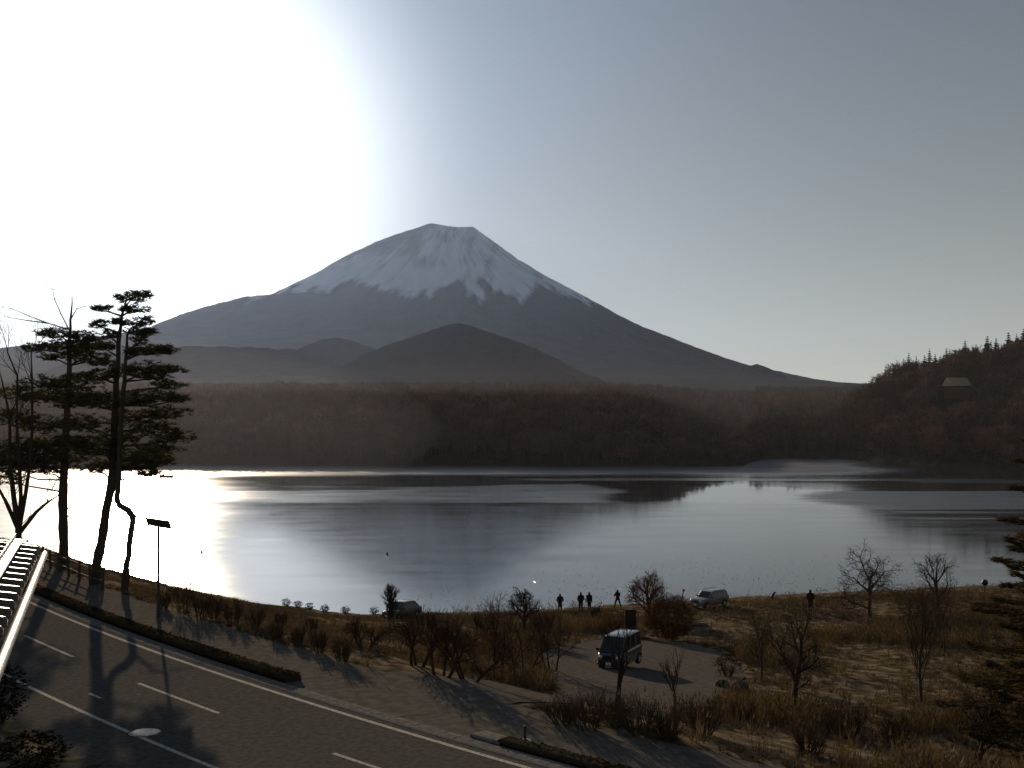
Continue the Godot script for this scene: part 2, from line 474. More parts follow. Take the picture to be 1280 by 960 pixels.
# ------------------------------------------------------------------ solid field figures (people)
func sdf_mesh(bones: Array, cell: float, blend: float) -> MB:
	# bones: [a, b, ra, rb, colour]; surface nets over the cells near each bone
	var field := {}
	var pad_cells := 3
	for b in bones:
		var a: Vector3 = b[0]; var e: Vector3 = b[1]
		var m: float = maxf(b[2], b[3]) + cell * pad_cells
		var lo := ((a.min(e) - Vector3.ONE * m) / cell).floor(); var hi := ((a.max(e) + Vector3.ONE * m) / cell).ceil()
		var ab := e - a; var l2 := maxf(ab.length_squared(), 1e-9)
		for x in range(int(lo.x), int(hi.x) + 1):
			for y in range(int(lo.y), int(hi.y) + 1):
				for z in range(int(lo.z), int(hi.z) + 1):
					var p := Vector3(x, y, z) * cell
					var t := clampf((p - a).dot(ab) / l2, 0, 1)
					var dist := p.distance_to(a + ab * t) - lerpf(b[2], b[3], t)
					if dist > m: continue
					var key := Vector3i(x, y, z)
					if field.has(key):
						var was: Array = field[key]
						var h := maxf(blend - absf(was[0] - dist), 0.0) / blend
						var nd := minf(was[0], dist) - h * h * blend * 0.25
						field[key] = [nd, b[4] if dist < was[2] else was[1], minf(dist, was[2])]
					else: field[key] = [dist, b[4], dist]
	var mb := MB.new()
	var ids := {}
	var corner := [Vector3i(0, 0, 0), Vector3i(1, 0, 0), Vector3i(0, 1, 0), Vector3i(1, 1, 0), Vector3i(0, 0, 1), Vector3i(1, 0, 1), Vector3i(0, 1, 1), Vector3i(1, 1, 1)]
	var edges := [[0, 1], [2, 3], [4, 5], [6, 7], [0, 2], [1, 3], [4, 6], [5, 7], [0, 4], [1, 5], [2, 6], [3, 7]]
	for key in field:
		var val := []
		var inside := 0
		for q in corner:
			var w = field.get(key + q)
			var f: float = cell if w == null else w[0]
			val.append(f)
			if f < 0: inside += 1
		if inside == 0 or inside == 8: continue
		var sum := Vector3.ZERO; var cnt := 0
		for ed in edges:
			var f0: float = val[ed[0]]; var f1: float = val[ed[1]]
			if (f0 < 0) != (f1 < 0):
				sum += Vector3(corner[ed[0]]).lerp(Vector3(corner[ed[1]]), f0 / (f0 - f1)); cnt += 1
		var grad := Vector3(val[1] + val[3] + val[5] + val[7] - val[0] - val[2] - val[4] - val[6], val[2] + val[3] + val[6] + val[7] - val[0] - val[1] - val[4] - val[5], val[4] + val[5] + val[6] + val[7] - val[0] - val[1] - val[2] - val[3])
		mb.col = field[key][1]
		ids[key] = mb.vert((Vector3(key) + sum / cnt) * cell, grad.normalized())
	for key in ids:
		var here: float = field[key][0]
		for ax in 3:
			var step := Vector3i(1 if ax == 0 else 0, 1 if ax == 1 else 0, 1 if ax == 2 else 0)
			var nx = field.get(key + step)
			if nx == null: continue
			if (here < 0) == (nx[0] < 0): continue
			var u := Vector3i(1 if ax == 1 else 0, 1 if ax == 2 else 0, 1 if ax == 0 else 0)
			var w := Vector3i(1 if ax == 2 else 0, 1 if ax == 0 else 0, 1 if ax == 1 else 0)
			if not (ids.has(key - u) and ids.has(key - w) and ids.has(key - u - w)): continue
			var a: int = ids[key]; var b: int = ids[key - u]; var d: int = ids[key - u - w]; var e: int = ids[key - w]
			if here < 0: mb.face(a, b, d); mb.face(a, d, e)
			else: mb.face(a, d, b); mb.face(a, e, d)
	# faces must agree with their normals
	for k in range(0, mb.i.size(), 3):
		var a := mb.i[k]; var b := mb.i[k + 2]; var d := mb.i[k + 1]
		if (mb.v[b] - mb.v[a]).cross(mb.v[d] - mb.v[a]).dot(mb.n[a]) < 0:
			mb.i[k + 1] = b; mb.i[k + 2] = d
	return mb

var hand_mb: MB
var head_mb: MB
func make_hand_and_head() -> void:
	var skin := Color(0.42, 0.26, 0.18)
	# a relaxed left hand: wrist at the origin, fingers down -y, palm towards -z, thumb at +x
	var b := [[Vector3(0, 0, 0), Vector3(0, -0.03, 0), 0.024, 0.026, skin]]
	for k in 4:
		var x := 0.027 - 0.018 * k
		b.append([Vector3(x * 0.6, -0.02, 0), Vector3(x, -0.085, 0), 0.013, 0.011, skin])
		var l: float = [0.072, 0.080, 0.074, 0.058][k]
		var p0 := Vector3(x, -0.085, 0); var p1 := p0 + Vector3(x * 0.12, -l * 0.45, -0.008); var p2 := p1 + Vector3(0, -l * 0.3, -0.014); var p3 := p2 + Vector3(0, -l * 0.2, -0.015)
		b.append([p0, p1, 0.0095, 0.0088, skin]); b.append([p1, p2, 0.0088, 0.008, skin]); b.append([p2, p3, 0.008, 0.007, skin])
	b.append([Vector3(0.015, -0.02, 0), Vector3(0.042, -0.052, -0.012), 0.013, 0.011, skin])
	b.append([Vector3(0.042, -0.052, -0.012), Vector3(0.050, -0.085, -0.022), 0.010, 0.0085, skin])
	hand_mb = sdf_mesh(b, 0.0045, 0.004)
	# head: centre of the skull at the origin, face towards -z
	var h := [[Vector3(0, 0.03, 0.012), Vector3(0, 0.0, 0.0), 0.088, 0.085, skin], [Vector3(0, -0.05, -0.035), Vector3(0, -0.075, -0.045), 0.052, 0.042, skin],
		[Vector3(0, 0.0, -0.085), Vector3(0, -0.03, -0.105), 0.010, 0.014, skin], [Vector3(-0.018, -0.062, -0.085), Vector3(0.018, -0.062, -0.085), 0.007, 0.007, Color(0.32, 0.14, 0.12)]]
	for s in [-1, 1]:
		h.append([Vector3(0.086 * s, 0.0, 0.01), Vector3(0.090 * s, -0.03, 0.008), 0.014, 0.010, skin])
		h.append([Vector3(0.032 * s, 0.0, -0.078), Vector3(0.032 * s, 0.001, -0.080), 0.010, 0.010, Color(0.05, 0.04, 0.04)])
	head_mb = sdf_mesh(h, 0.007, 0.02)

func person(label: String, at: Vector3, face: float, o: Dictionary) -> Node3D:
	# o: jacket, trousers, hair colours; stance (metres between the feet), coat (length below the hip), arms: "pockets" / "camera" / "hang"
	var root := thing("person", label, "person", at, face)
	var J: Color = o.jacket; var T: Color = o.trousers; var S := Color(0.42, 0.26, 0.18)
	var st: float = o.get("stance", 0.24) * 0.5
	var shoe := Color(0.02, 0.018, 0.016)
	var bones := [
		[Vector3(0, 0.95, 0), Vector3(0, 1.12, 0), 0.175, 0.165, J], [Vector3(0, 1.12, 0), Vector3(0, 1.36, 0), 0.165, 0.165, J],
		[Vector3(-0.14, 1.40, 0), Vector3(0.14, 1.40, 0), 0.085, 0.085, J], [Vector3(0, 1.42, 0), Vector3(0, 1.54, -0.01), 0.062, 0.055, o.get("collar", J)]]
	for s in [-1, 1]:
		bones.append([Vector3(0.09 * s, 0.92, 0), Vector3(lerpf(0.09, st, 0.5) * s, 0.50, -0.02), 0.115, 0.085, T])
		bones.append([Vector3(lerpf(0.09, st, 0.5) * s, 0.50, -0.02), Vector3(st * s, 0.09, 0.02), 0.082, 0.062, T])
		bones.append([Vector3(st * s, 0.05, 0.04), Vector3(st * s * 1.08, 0.035, -0.13), 0.045, 0.035, shoe])
	if o.get("coat", 0.0) > 0:
		bones.append([Vector3(0, 1.0, 0), Vector3(0, 0.95 - o.coat, 0), 0.15, 0.19, J])
	var wrists := []
	for s in [-1, 1]:
		var sh := Vector3(0.20 * s, 1.39, 0); var el: Vector3; var wr: Vector3
		if o.arms == "camera": el = Vector3(0.27 * s, 1.18, -0.12); wr = Vector3(0.08 * s, 1.42, -0.26)
		elif o.arms == "pockets": el = Vector3(0.30 * s, 1.13, 0.06); wr = Vector3(0.20 * s, 0.95, -0.06)
		else: el = Vector3(0.25 * s, 1.12, 0.02); wr = Vector3(0.25 * s, 0.88, -0.05)
		bones.append([sh, el, 0.085, 0.070, J]); bones.append([el, wr, 0.066, 0.046, J])
		wrists.append([wr, (wr - el).normalized(), s])
	var body := sdf_mesh(bones, 0.024, 0.05)
	for w in wrists:
		var y: Vector3 = -w[1]
		var z := Vector3(0, 0, 1) if absf(y.z) < 0.8 else Vector3(0, 1, 0)
		var x := y.cross(z).normalized(); z = x.cross(y).normalized()
		body.join(hand_mb, Transform3D(Basis(x * (-1.0 if w[2] > 0 else 1.0), y, z), w[0] + w[1] * 0.015))
	body.join(head_mb, Transform3D(Basis(Vector3.UP, o.get("look", 0.0)), Vector3(0, 1.615, -0.02)))
	put("body", body, M.cloth, root)
	var hair := MB.new(); hair.col = o.hair
	var rings := []
	for r in 7:
		var f := r / 6.0; var row := PackedVector3Array()
		for k in 14:
			var a := TAU * k / 14
			var fr := smooth(-0.2, -0.9, sin(a))       # shorter over the face
			var low := lerpf(-0.075, 0.055, fr)
			var y := lerpf(low, 0.132, f)
			var rad := 0.101 * sqrt(maxf(0.0, 1.0 - pow(maxf(y - 0.03, 0.0) / 0.104, 2)))
			row.append(Vector3(cos(a) * rad, y, sin(a) * rad * 1.06 + 0.012))
		rings.append(row)
	hair.smooth_loft(rings, true, true)
	var ho := put("hair" if not o.has("hat") else "knit_cap", hair, M.cloth, root)
	ho.position = Vector3(0, 1.62, -0.02); ho.rotation.y = o.get("look", 0.0)
	if o.has("scale"): root.scale = Vector3.ONE * o.scale
	return root

# ------------------------------------------------------------------ vehicles (front towards -x)
func vehicle(called: String, label: String, at: Vector3, turn: float, o: Dictionary) -> Node3D:
	var root := thing(called, label, o.category, at, turn)
	var L: float = o.length; var W: float = o.width * 0.5; var wheel: float = o.wheel
	var pm: Material = o.paint
	# stations of the lower body: x, hood or belt height, half width share
	var body := MB.new()
	var rings := []
	for s in o.body:
		var x: float = (s[0] - 0.5) * L; var top: float = s[1]; var w: float = W * s[2]; var low: float = s[3]
		rings.append(PackedVector3Array([Vector3(x, low, -w * 0.9), Vector3(x, low + 0.08, -w * 0.98), Vector3(x, lerpf(low, top, 0.5), -w), Vector3(x, top - 0.10, -w * 0.985), Vector3(x, top - 0.03, -w * 0.95), Vector3(x, top, -w * 0.86),
			Vector3(x, top + 0.015, 0), Vector3(x, top, w * 0.86), Vector3(x, top - 0.03, w * 0.95), Vector3(x, top - 0.10, w * 0.985), Vector3(x, lerpf(low, top, 0.5), w), Vector3(x, low + 0.08, w * 0.98), Vector3(x, low, w * 0.9)]))
	body.smooth_loft(rings, true, true)
	put("body", body, pm, root)
	# the glass house: belt outline to roof outline
	var g: Dictionary = o.house
	var bx := [g.belt[0] * L - L * 0.5, g.belt[1] * L - L * 0.5]; var rx := [g.roof[0] * L - L * 0.5, g.roof[1] * L - L * 0.5]
	var yb: float = g.y[0]; var yr: float = g.y[1]; var wb := W * 0.90; var wr: float = W * g.tuck
	var B := [Vector3(bx[0], yb, -wb), Vector3(bx[1], yb, -wb), Vector3(bx[1], yb, wb), Vector3(bx[0], yb, wb)]
	var R := [Vector3(rx[0], yr, -wr), Vector3(rx[1], yr, -wr), Vector3(rx[1], yr, wr), Vector3(rx[0], yr, wr)]
	var cabin := MB.new()
	cabin.loft([PackedVector3Array([B[0], B[3], B[2], B[1]]), PackedVector3Array([R[0], R[3], R[2], R[1]])], true, false)
	put("cabin", cabin, M.dark_glass, root)
	for k in 2:      # windscreen and rear window panes, a little proud
		var i0 := 0 if k == 0 else 2; var i1 := 3 if k == 0 else 1
		var a: Vector3 = B[i0]; var b: Vector3 = B[i1]; var c2: Vector3 = R[i1]; var d: Vector3 = R[i0]
		var nn := (b - a).cross(c2 - b).normalized() * 0.004
		if nn.x * (-1 if k == 0 else 1) < 0: nn = -nn
		var mid := (a + b + c2 + d) / 4
		var pane := MB.new()
		var q := []
		for p in [a, b, c2, d]: q.append(mid + (p - mid) * 0.88 + nn)
		pane.quad(q[0], q[1], q[2], q[3])
		put("windscreen" if k == 0 else "rear_window", pane, M.screen, root)
	var sides := MB.new()
	for s in [-1, 1]:
		var frac: Array = g.panes
		for k in frac.size() - 1:
			var f0: float = frac[k] + 0.015; var f1: float = frac[k + 1] - 0.015
			var z0: float = wb * s; var z1: float = wr * s
			var pb0 := Vector3(lerpf(bx[0], bx[1], f0), yb, z0); var pb1 := Vector3(lerpf(bx[0], bx[1], f1), yb, z0)
			var pr0 := Vector3(lerpf(rx[0], rx[1], f0), yr, z1); var pr1 := Vector3(lerpf(rx[0], rx[1], f1), yr, z1)
			var win := MB.new()
			var off := Vector3(0, 0, 0.004 * s)
			win.quad(pb0.lerp(pr0, 0.1) + off, pb1.lerp(pr1, 0.1) + off, pb1.lerp(pr1, 0.86) + off, pb0.lerp(pr0, 0.86) + off)
			put("side_window", win, M.screen, root)
			# pillar behind the pane
			sides.rod(Vector3(lerpf(bx[0], bx[1], frac[k + 1]), yb - 0.02, z0 * 1.005), Vector3(lerpf(rx[0], rx[1], frac[k + 1]), yr, z1 * 1.005), 0.035, 0.03, 5)
		sides.rod(Vector3(bx[0], yb - 0.02, wb * s), Vector3(rx[0], yr, wr * s), 0.04, 0.035, 6)
	put("pillars", sides, pm, root)
	var roof := MB.new()
	var rr := []
	for q in [[-0.02, 0.0, 0.98], [0.03, 0.05, 0.99], [0.3, 0.085, 1.0], [0.7, 0.085, 1.0], [0.96, 0.05, 0.99], [1.01, 0.0, 0.98]]:
		var x := lerpf(rx[0], rx[1], q[0]); var w: float = wr * q[2] + 0.03
		rr.append(PackedVector3Array([Vector3(x, yr - 0.02, -w), Vector3(x, yr + q[1] * 0.4, -w), Vector3(x, yr + q[1], -w * 0.7), Vector3(x, yr + q[1] * 1.15, 0), Vector3(x, yr + q[1], w * 0.7), Vector3(x, yr + q[1] * 0.4, w), Vector3(x, yr - 0.02, w)]))
	roof.smooth_loft(rr, true, true)
	put("roof", roof, pm, root)
	if o.get("rails", false):
		for s in [-1, 1]:
			var ra := MB.new()
			ra.tube(PackedVector3Array([Vector3(lerpf(rx[0], rx[1], 0.1), yr + 0.04, wr * s), Vector3(lerpf(rx[0], rx[1], 0.14), yr + 0.13, wr * s), Vector3(lerpf(rx[0], rx[1], 0.86), yr + 0.13, wr * s), Vector3(lerpf(rx[0], rx[1], 0.9), yr + 0.04, wr * s)]), PackedFloat32Array([0.02, 0.02, 0.02, 0.02]), 6)
			put("roof_rail", ra, M.trim, root)
	for x in o.axles:
		for s in [-1, 1]:
			var ty := MB.new()
			ty.spindle(Vector3.ZERO, [[wheel * 0.55, -0.1], [wheel * 0.93, -0.1], [wheel, -0.07], [wheel, 0.07], [wheel * 0.93, 0.1], [wheel * 0.55, 0.1]], 18, Basis(Vector3.RIGHT, PI / 2))
			var to := put("tyre", ty, M.rubber, root)
			to.position = Vector3((x - 0.5) * L, wheel, (W - 0.08) * s)
			var rim := MB.new()
			rim.spindle(Vector3(0, 0, 0), [[wheel * 0.1, 0.07], [wheel * 0.5, 0.085], [wheel * 0.6, 0.105]], 14, Basis(Vector3.RIGHT, PI / 2 * s))
			for k in 5:
				rim.box(Vector3(cos(TAU * k / 5), sin(TAU * k / 5), 0) * wheel * 0.33 + Vector3(0, 0, 0.1 * s), Vector3(wheel * 0.5, wheel * 0.12, 0.02), Basis(Vector3(0, 0, 1), TAU * k / 5))
			put("rim", rim, M.alloy, to)
			var arch := MB.new()
			var ap := PackedVector3Array(); var ar := PackedFloat32Array()
			for k in 9:
				var a := PI * k / 8
				ap.append(Vector3((x - 0.5) * L + cos(a) * (wheel + 0.05), wheel + sin(a) * (wheel + 0.05), W * 0.985 * s)); ar.append(0.03)
			arch.tube(ap, ar, 5)
			put("wheel_arch", arch, M.trim, root)
	var hy: float = o.lamp_y
	for s in [-1, 1]:
		var hl := MB.new()
		hl.spindle(Vector3(-L * 0.5 + 0.04, hy, W * 0.68 * s), [[0.115, 0.0], [0.115, 0.05], [0.08, 0.085], [0.02, 0.10]], 12, Basis(Vector3(0, 0, 1), PI / 2))
		put("headlight", hl, M.lamp_glass, root)
		var tl := MB.new()
		tl.box(Vector3(L * 0.5 - 0.02, hy + 0.1, W * 0.84 * s), Vector3(0.07, 0.26, 0.13), Basis(), 0.02)
		put("tail_light", tl, M.red_glass, root)
		var mi := MB.new()
		mi.box(Vector3(bx[0] + 0.22, yb + 0.12, (W + 0.11) * s), Vector3(0.10, 0.15, 0.20), Basis(), 0.03)
		mi.rod(Vector3(bx[0] + 0.22, yb + 0.03, (W - 0.12) * s), Vector3(bx[0] + 0.22, yb + 0.10, (W + 0.08) * s), 0.025)
		put("mirror", mi, M.trim, root)
	var bp := MB.new()
	bp.box(Vector3(-L * 0.5 + 0.02, 0.44, 0), Vector3(0.16, 0.20, W * 1.9), Basis(), 0.05)
	put("front_bumper", bp, M.trim if o.get("dark_bumper", false) else pm, root)
	var rb := MB.new()
	rb.box(Vector3(L * 0.5 - 0.02, 0.46, 0), Vector3(0.16, 0.20, W * 1.9), Basis(), 0.05)
	put("rear_bumper", rb, M.trim, root)
	var gr := MB.new()
	for k in 4: gr.box(Vector3(-L * 0.5 - 0.005, hy - 0.08 + k * 0.055, 0), Vector3(0.04, 0.025, W * 0.85))
	put("grille", gr, M.trim, root)
	var pl := MB.new()
	pl.box(Vector3(-L * 0.5 - 0.075, 0.46, 0), Vector3(0.02, 0.165, 0.33), Basis())
	put("number_plate", pl, M.white, root)
	return root

# ================================================================== the scene
func _ready() -> void:
	rng.seed = 20240117
	wobble.seed = 4; wobble.frequency = 0.02; wobble.fractal_octaves = 3
	rough_noise.seed = 9; rough_noise.frequency = 0.02; rough_noise.fractal_octaves = 4

	# ---- camera
	var cam := Camera3D.new()
	cam.name = "camera"
	cam.position = Vector3(0, EYE, 0)
	cam.near = 0.1; cam.far = 80000.0
	cam.projection = Camera3D.PROJECTION_FRUSTUM
	cam.size = 2.0 * 0.1 * 480.0 / F
	cam.frustum_offset = Vector2(0, 0.1 * (HORIZON - 480.0) / F)
	cam.current = true
	add_child(cam)

	# ---- sun: ahead, 18 degrees left, low
	var az := atan(475.0 / F); var el := atan(317.0 / F * cos(az))
	var sun_dir := Vector3(-sin(az) * cos(el), sin(el), -cos(az) * cos(el))
	var sun := DirectionalLight3D.new()
	sun.name = "sun"
	sun.look_at_from_position(Vector3.ZERO, -sun_dir, Vector3.UP)
	sun.light_energy = 1.6
	sun.light_color = Color(1.0, 0.90, 0.76)
	sun.light_angular_distance = 0.53
	sun.shadow_enabled = true
	add_child(sun)

	# ---- air and sky
	var env := Environment.new()
	env.background_mode = Environment.BG_SKY
	var sky := Sky.new()
	var pano := PanoramaSkyMaterial.new()
	pano.panorama = sky_picture(sun_dir)
	sky.sky_material = pano
	env.sky = sky
	env.background_energy_multiplier = 1.25
	env.tonemap_mode = Environment.TONE_MAPPER_LINEAR
	env.tonemap_exposure = 1.15
	env.sdfgi_enabled = true; env.ssao_enabled = true; env.ssil_enabled = true
	env.volumetric_fog_enabled = true
	env.volumetric_fog_density = 0.0000052
	env.volumetric_fog_albedo = Color(0.66, 0.78, 1.0)
	env.volumetric_fog_anisotropy = 0.6
	var we := WorldEnvironment.new()
	we.name = "world"
	we.environment = env
	add_child(we)

	materials()
	terrain()
	volcano()
	far_woods()
	road()
	near_plants()
	pines()
	small_things()
	added_fog()
	people_and_cars()
	roof_corner()

func sky_picture(sun_dir: Vector3) -> ImageTexture:
	var w := 1024; var h := 512
	var im := Image.create(w, h, false, Image.FORMAT_RGBAF)
	for y in h:
		var up := PI * (0.5 - (y + 0.5) / h)
		var sy := sin(up); var cy := cos(up)
		var k := exp(-maxf(sy, 0.0) * 5.2)
		var base := Vector3(0.036, 0.056, 0.084).lerp(Vector3(0.325, 0.335, 0.300), k)
		base += Vector3(0.07, 0.05, -0.01) * exp(-maxf(sy, 0.0) * 16.0)
		for x in w:
			var a := TAU * (x + 0.5) / w - PI / 2
			var cosine := clampf(cy * cos(a) * sun_dir.x + sy * sun_dir.y + cy * sin(a) * sun_dir.z, -1, 1)
			var th := rad_to_deg(acos(cosine))
			var c := base + Vector3(1.0, 0.985, 0.93) * (0.62 * exp(-pow(th / 11.6, 4.0)) + 0.35 * exp(-pow(th / 3.0, 2.0))) + Vector3(0.84, 1.0, 1.26) * 0.62 * exp(-th / 12.0)
			im.set_pixel(x, y, Color(c.x, c.y, c.z))
	return ImageTexture.create_from_image(im)

func materials() -> void:
	M.bark = tinted(0.95)
	M.leaf = tinted(0.9)
	M.leaf.backlight_enabled = true; M.leaf.backlight = Color(0.6, 0.54, 0.36)
	M.leaf.cull_mode = BaseMaterial3D.CULL_DISABLED
	M.far_leaf = tinted(0.95)
	M.cloth = tinted(0.9, 0.2)
	var bump := noise_tex(0.05, [Color.BLACK, Color.WHITE], [0.0, 1.0], FastNoiseLite.TYPE_SIMPLEX_SMOOTH, 512, 5, 3)
	M.asphalt = surface(noise_tex(0.03, [lin(0.076, 0.070, 0.063), lin(0.092, 0.085, 0.077), lin(0.108, 0.100, 0.090)], [0.2, 0.5, 0.8], FastNoiseLite.TYPE_SIMPLEX_SMOOTH, 512, 6, 5), 0.23, 0.8)
	M.path = surface(noise_tex(0.02, [lin(0.095, 0.083, 0.071), lin(0.115, 0.101, 0.087), lin(0.138, 0.122, 0.105)], [0.2, 0.5, 0.8], FastNoiseLite.TYPE_SIMPLEX_SMOOTH, 512, 6, 6), 0.17, 0.9)
	M.grass_ground = surface(noise_tex(0.015, [lin(0.045, 0.036, 0.026), lin(0.11, 0.087, 0.058), lin(0.20, 0.155, 0.098)], [0.25, 0.52, 0.8], FastNoiseLite.TYPE_SIMPLEX_SMOOTH, 512, 6, 7), 0.09, 0.95, bump, 2.0)
	M.concrete = surface(noise_tex(0.03, [lin(0.14, 0.125, 0.11), lin(0.22, 0.205, 0.185)], [0.25, 0.8], FastNoiseLite.TYPE_SIMPLEX_SMOOTH, 256, 5, 8), 0.6, 0.9, bump, 0.4)
	M.line = surface(noise_tex(0.06, [lin(0.25, 0.23, 0.20), lin(0.52, 0.48, 0.42)], [0.3, 0.55], FastNoiseLite.TYPE_SIMPLEX_SMOOTH, 256, 4, 9), 0.7, 0.75)
	M.woodland_floor = surface(noise_tex(0.03, [lin(0.016, 0.014, 0.011), lin(0.040, 0.031, 0.024)], [0.3, 0.7], FastNoiseLite.TYPE_SIMPLEX_SMOOTH, 512, 6, 10), 0.01, 0.95)
	M.cone = tinted(0.95)
	M.wood = paint(0.07, 0.05, 0.036, 0.9)
	M.steel = surface(noise_tex(0.08, [lin(0.03, 0.028, 0.026), lin(0.20, 0.19, 0.17)], [0.35, 0.6], FastNoiseLite.TYPE_SIMPLEX_SMOOTH, 256, 4, 14), 1.3, 0.5, bump, 0.3, 0.5); M.steel.metallic = 1.0
	M.dark_metal = paint(0.03, 0.03, 0.032, 0.5, 0.0, 0.5)
	M.roof_sheet = paint(0.075, 0.065, 0.06, 0.42, 0.0, 0.6)
	M.zinc = surface(noise_tex(0.05, [lin(0.18, 0.16, 0.14), lin(0.55, 0.53, 0.49)], [0.3, 0.65], FastNoiseLite.TYPE_SIMPLEX_SMOOTH, 256, 5, 15), 2.0, 0.45, bump, 0.2, 0.5); M.zinc.metallic = 0.9
	M.wall = paint(0.28, 0.25, 0.21, 0.9)
	M.rubber = paint(0.02, 0.02, 0.02, 0.85)
	M.trim = paint(0.025, 0.025, 0.027, 0.5)
	M.alloy = paint(0.45, 0.45, 0.46, 0.35, 1.0)
	M.dark_glass = paint(0.012, 0.013, 0.015, 0.12, 0.0, 0.5)
	M.screen = paint(0.010, 0.012, 0.014, 0.05, 0.0, 0.6)
	M.lamp_glass = paint(0.65, 0.66, 0.68, 0.12, 0.6, 0.6)
	M.red_glass = paint(0.25, 0.012, 0.012, 0.15, 0.0, 0.5)
	M.white = paint(0.72, 0.72, 0.70, 0.6)
	M.red = paint(0.30, 0.055, 0.035, 0.6)
	M.stone = surface(noise_tex(0.03, [lin(0.05, 0.045, 0.04), lin(0.15, 0.135, 0.12)], [0.25, 0.8], FastNoiseLite.TYPE_SIMPLEX_SMOOTH, 256, 5, 12), 0.5, 0.9, bump, 2.0)
	M.van_paint = paint(0.03, 0.034, 0.036, 0.3, 0.0, 0.5); M.van_paint.clearcoat_enabled = true; M.van_paint.clearcoat = 0.8; M.van_paint.clearcoat_roughness = 0.06
	M.silver = paint(0.17, 0.165, 0.155, 0.35, 0.3, 0.5); M.silver.clearcoat_enabled = true; M.silver.clearcoat = 0.8; M.silver.clearcoat_roughness = 0.06
	M.black_paint = paint(0.07, 0.06, 0.05, 0.3, 0.0, 0.5); M.black_paint.clearcoat_enabled = true; M.black_paint.clearcoat = 0.8; M.black_paint.clearcoat_roughness = 0.08
	M.tan_roof = paint(0.36, 0.26, 0.15, 0.8)
	M.ice = paint(0.5, 0.53, 0.57, 0.12, 0.0, 0.7)

# ------------------------------------------------------------------ ground, lake, far land
func sheet(xs: PackedFloat32Array, ds: PackedFloat32Array, height: Callable, fan: bool) -> MB:
	var mb := MB.new()
	var nx := xs.size(); var nd := ds.size()
	for j in nd:
		for k in nx:
			var d := ds[j]; var x := xs[k] * (d if fan else 1.0)
			mb.v.append(Vector3(x, height.call(x, d), -d)); mb.c.append(Color(1, 1, 1)); mb.n.append(Vector3.UP)
	for j in nd:
		for k in nx:
			var dx := mb.v[j * nx + mini(k + 1, nx - 1)] - mb.v[j * nx + maxi(k - 1, 0)]
			var dd := mb.v[mini(j + 1, nd - 1) * nx + k] - mb.v[maxi(j - 1, 0) * nx + k]
			mb.n[j * nx + k] = dx.cross(dd).normalized()
			if k < nx - 1 and j < nd - 1:
				var a := j * nx + k
				mb.face(a, a + 1, a + nx + 1); mb.face(a, a + nx + 1, a + nx)
	return mb

func steps(a: float, b: float, n: int, power := 1.0) -> PackedFloat32Array:
	var r := PackedFloat32Array()
	for k in n + 1: r.append(lerpf(a, b, pow(float(k) / n, power)))
	return r

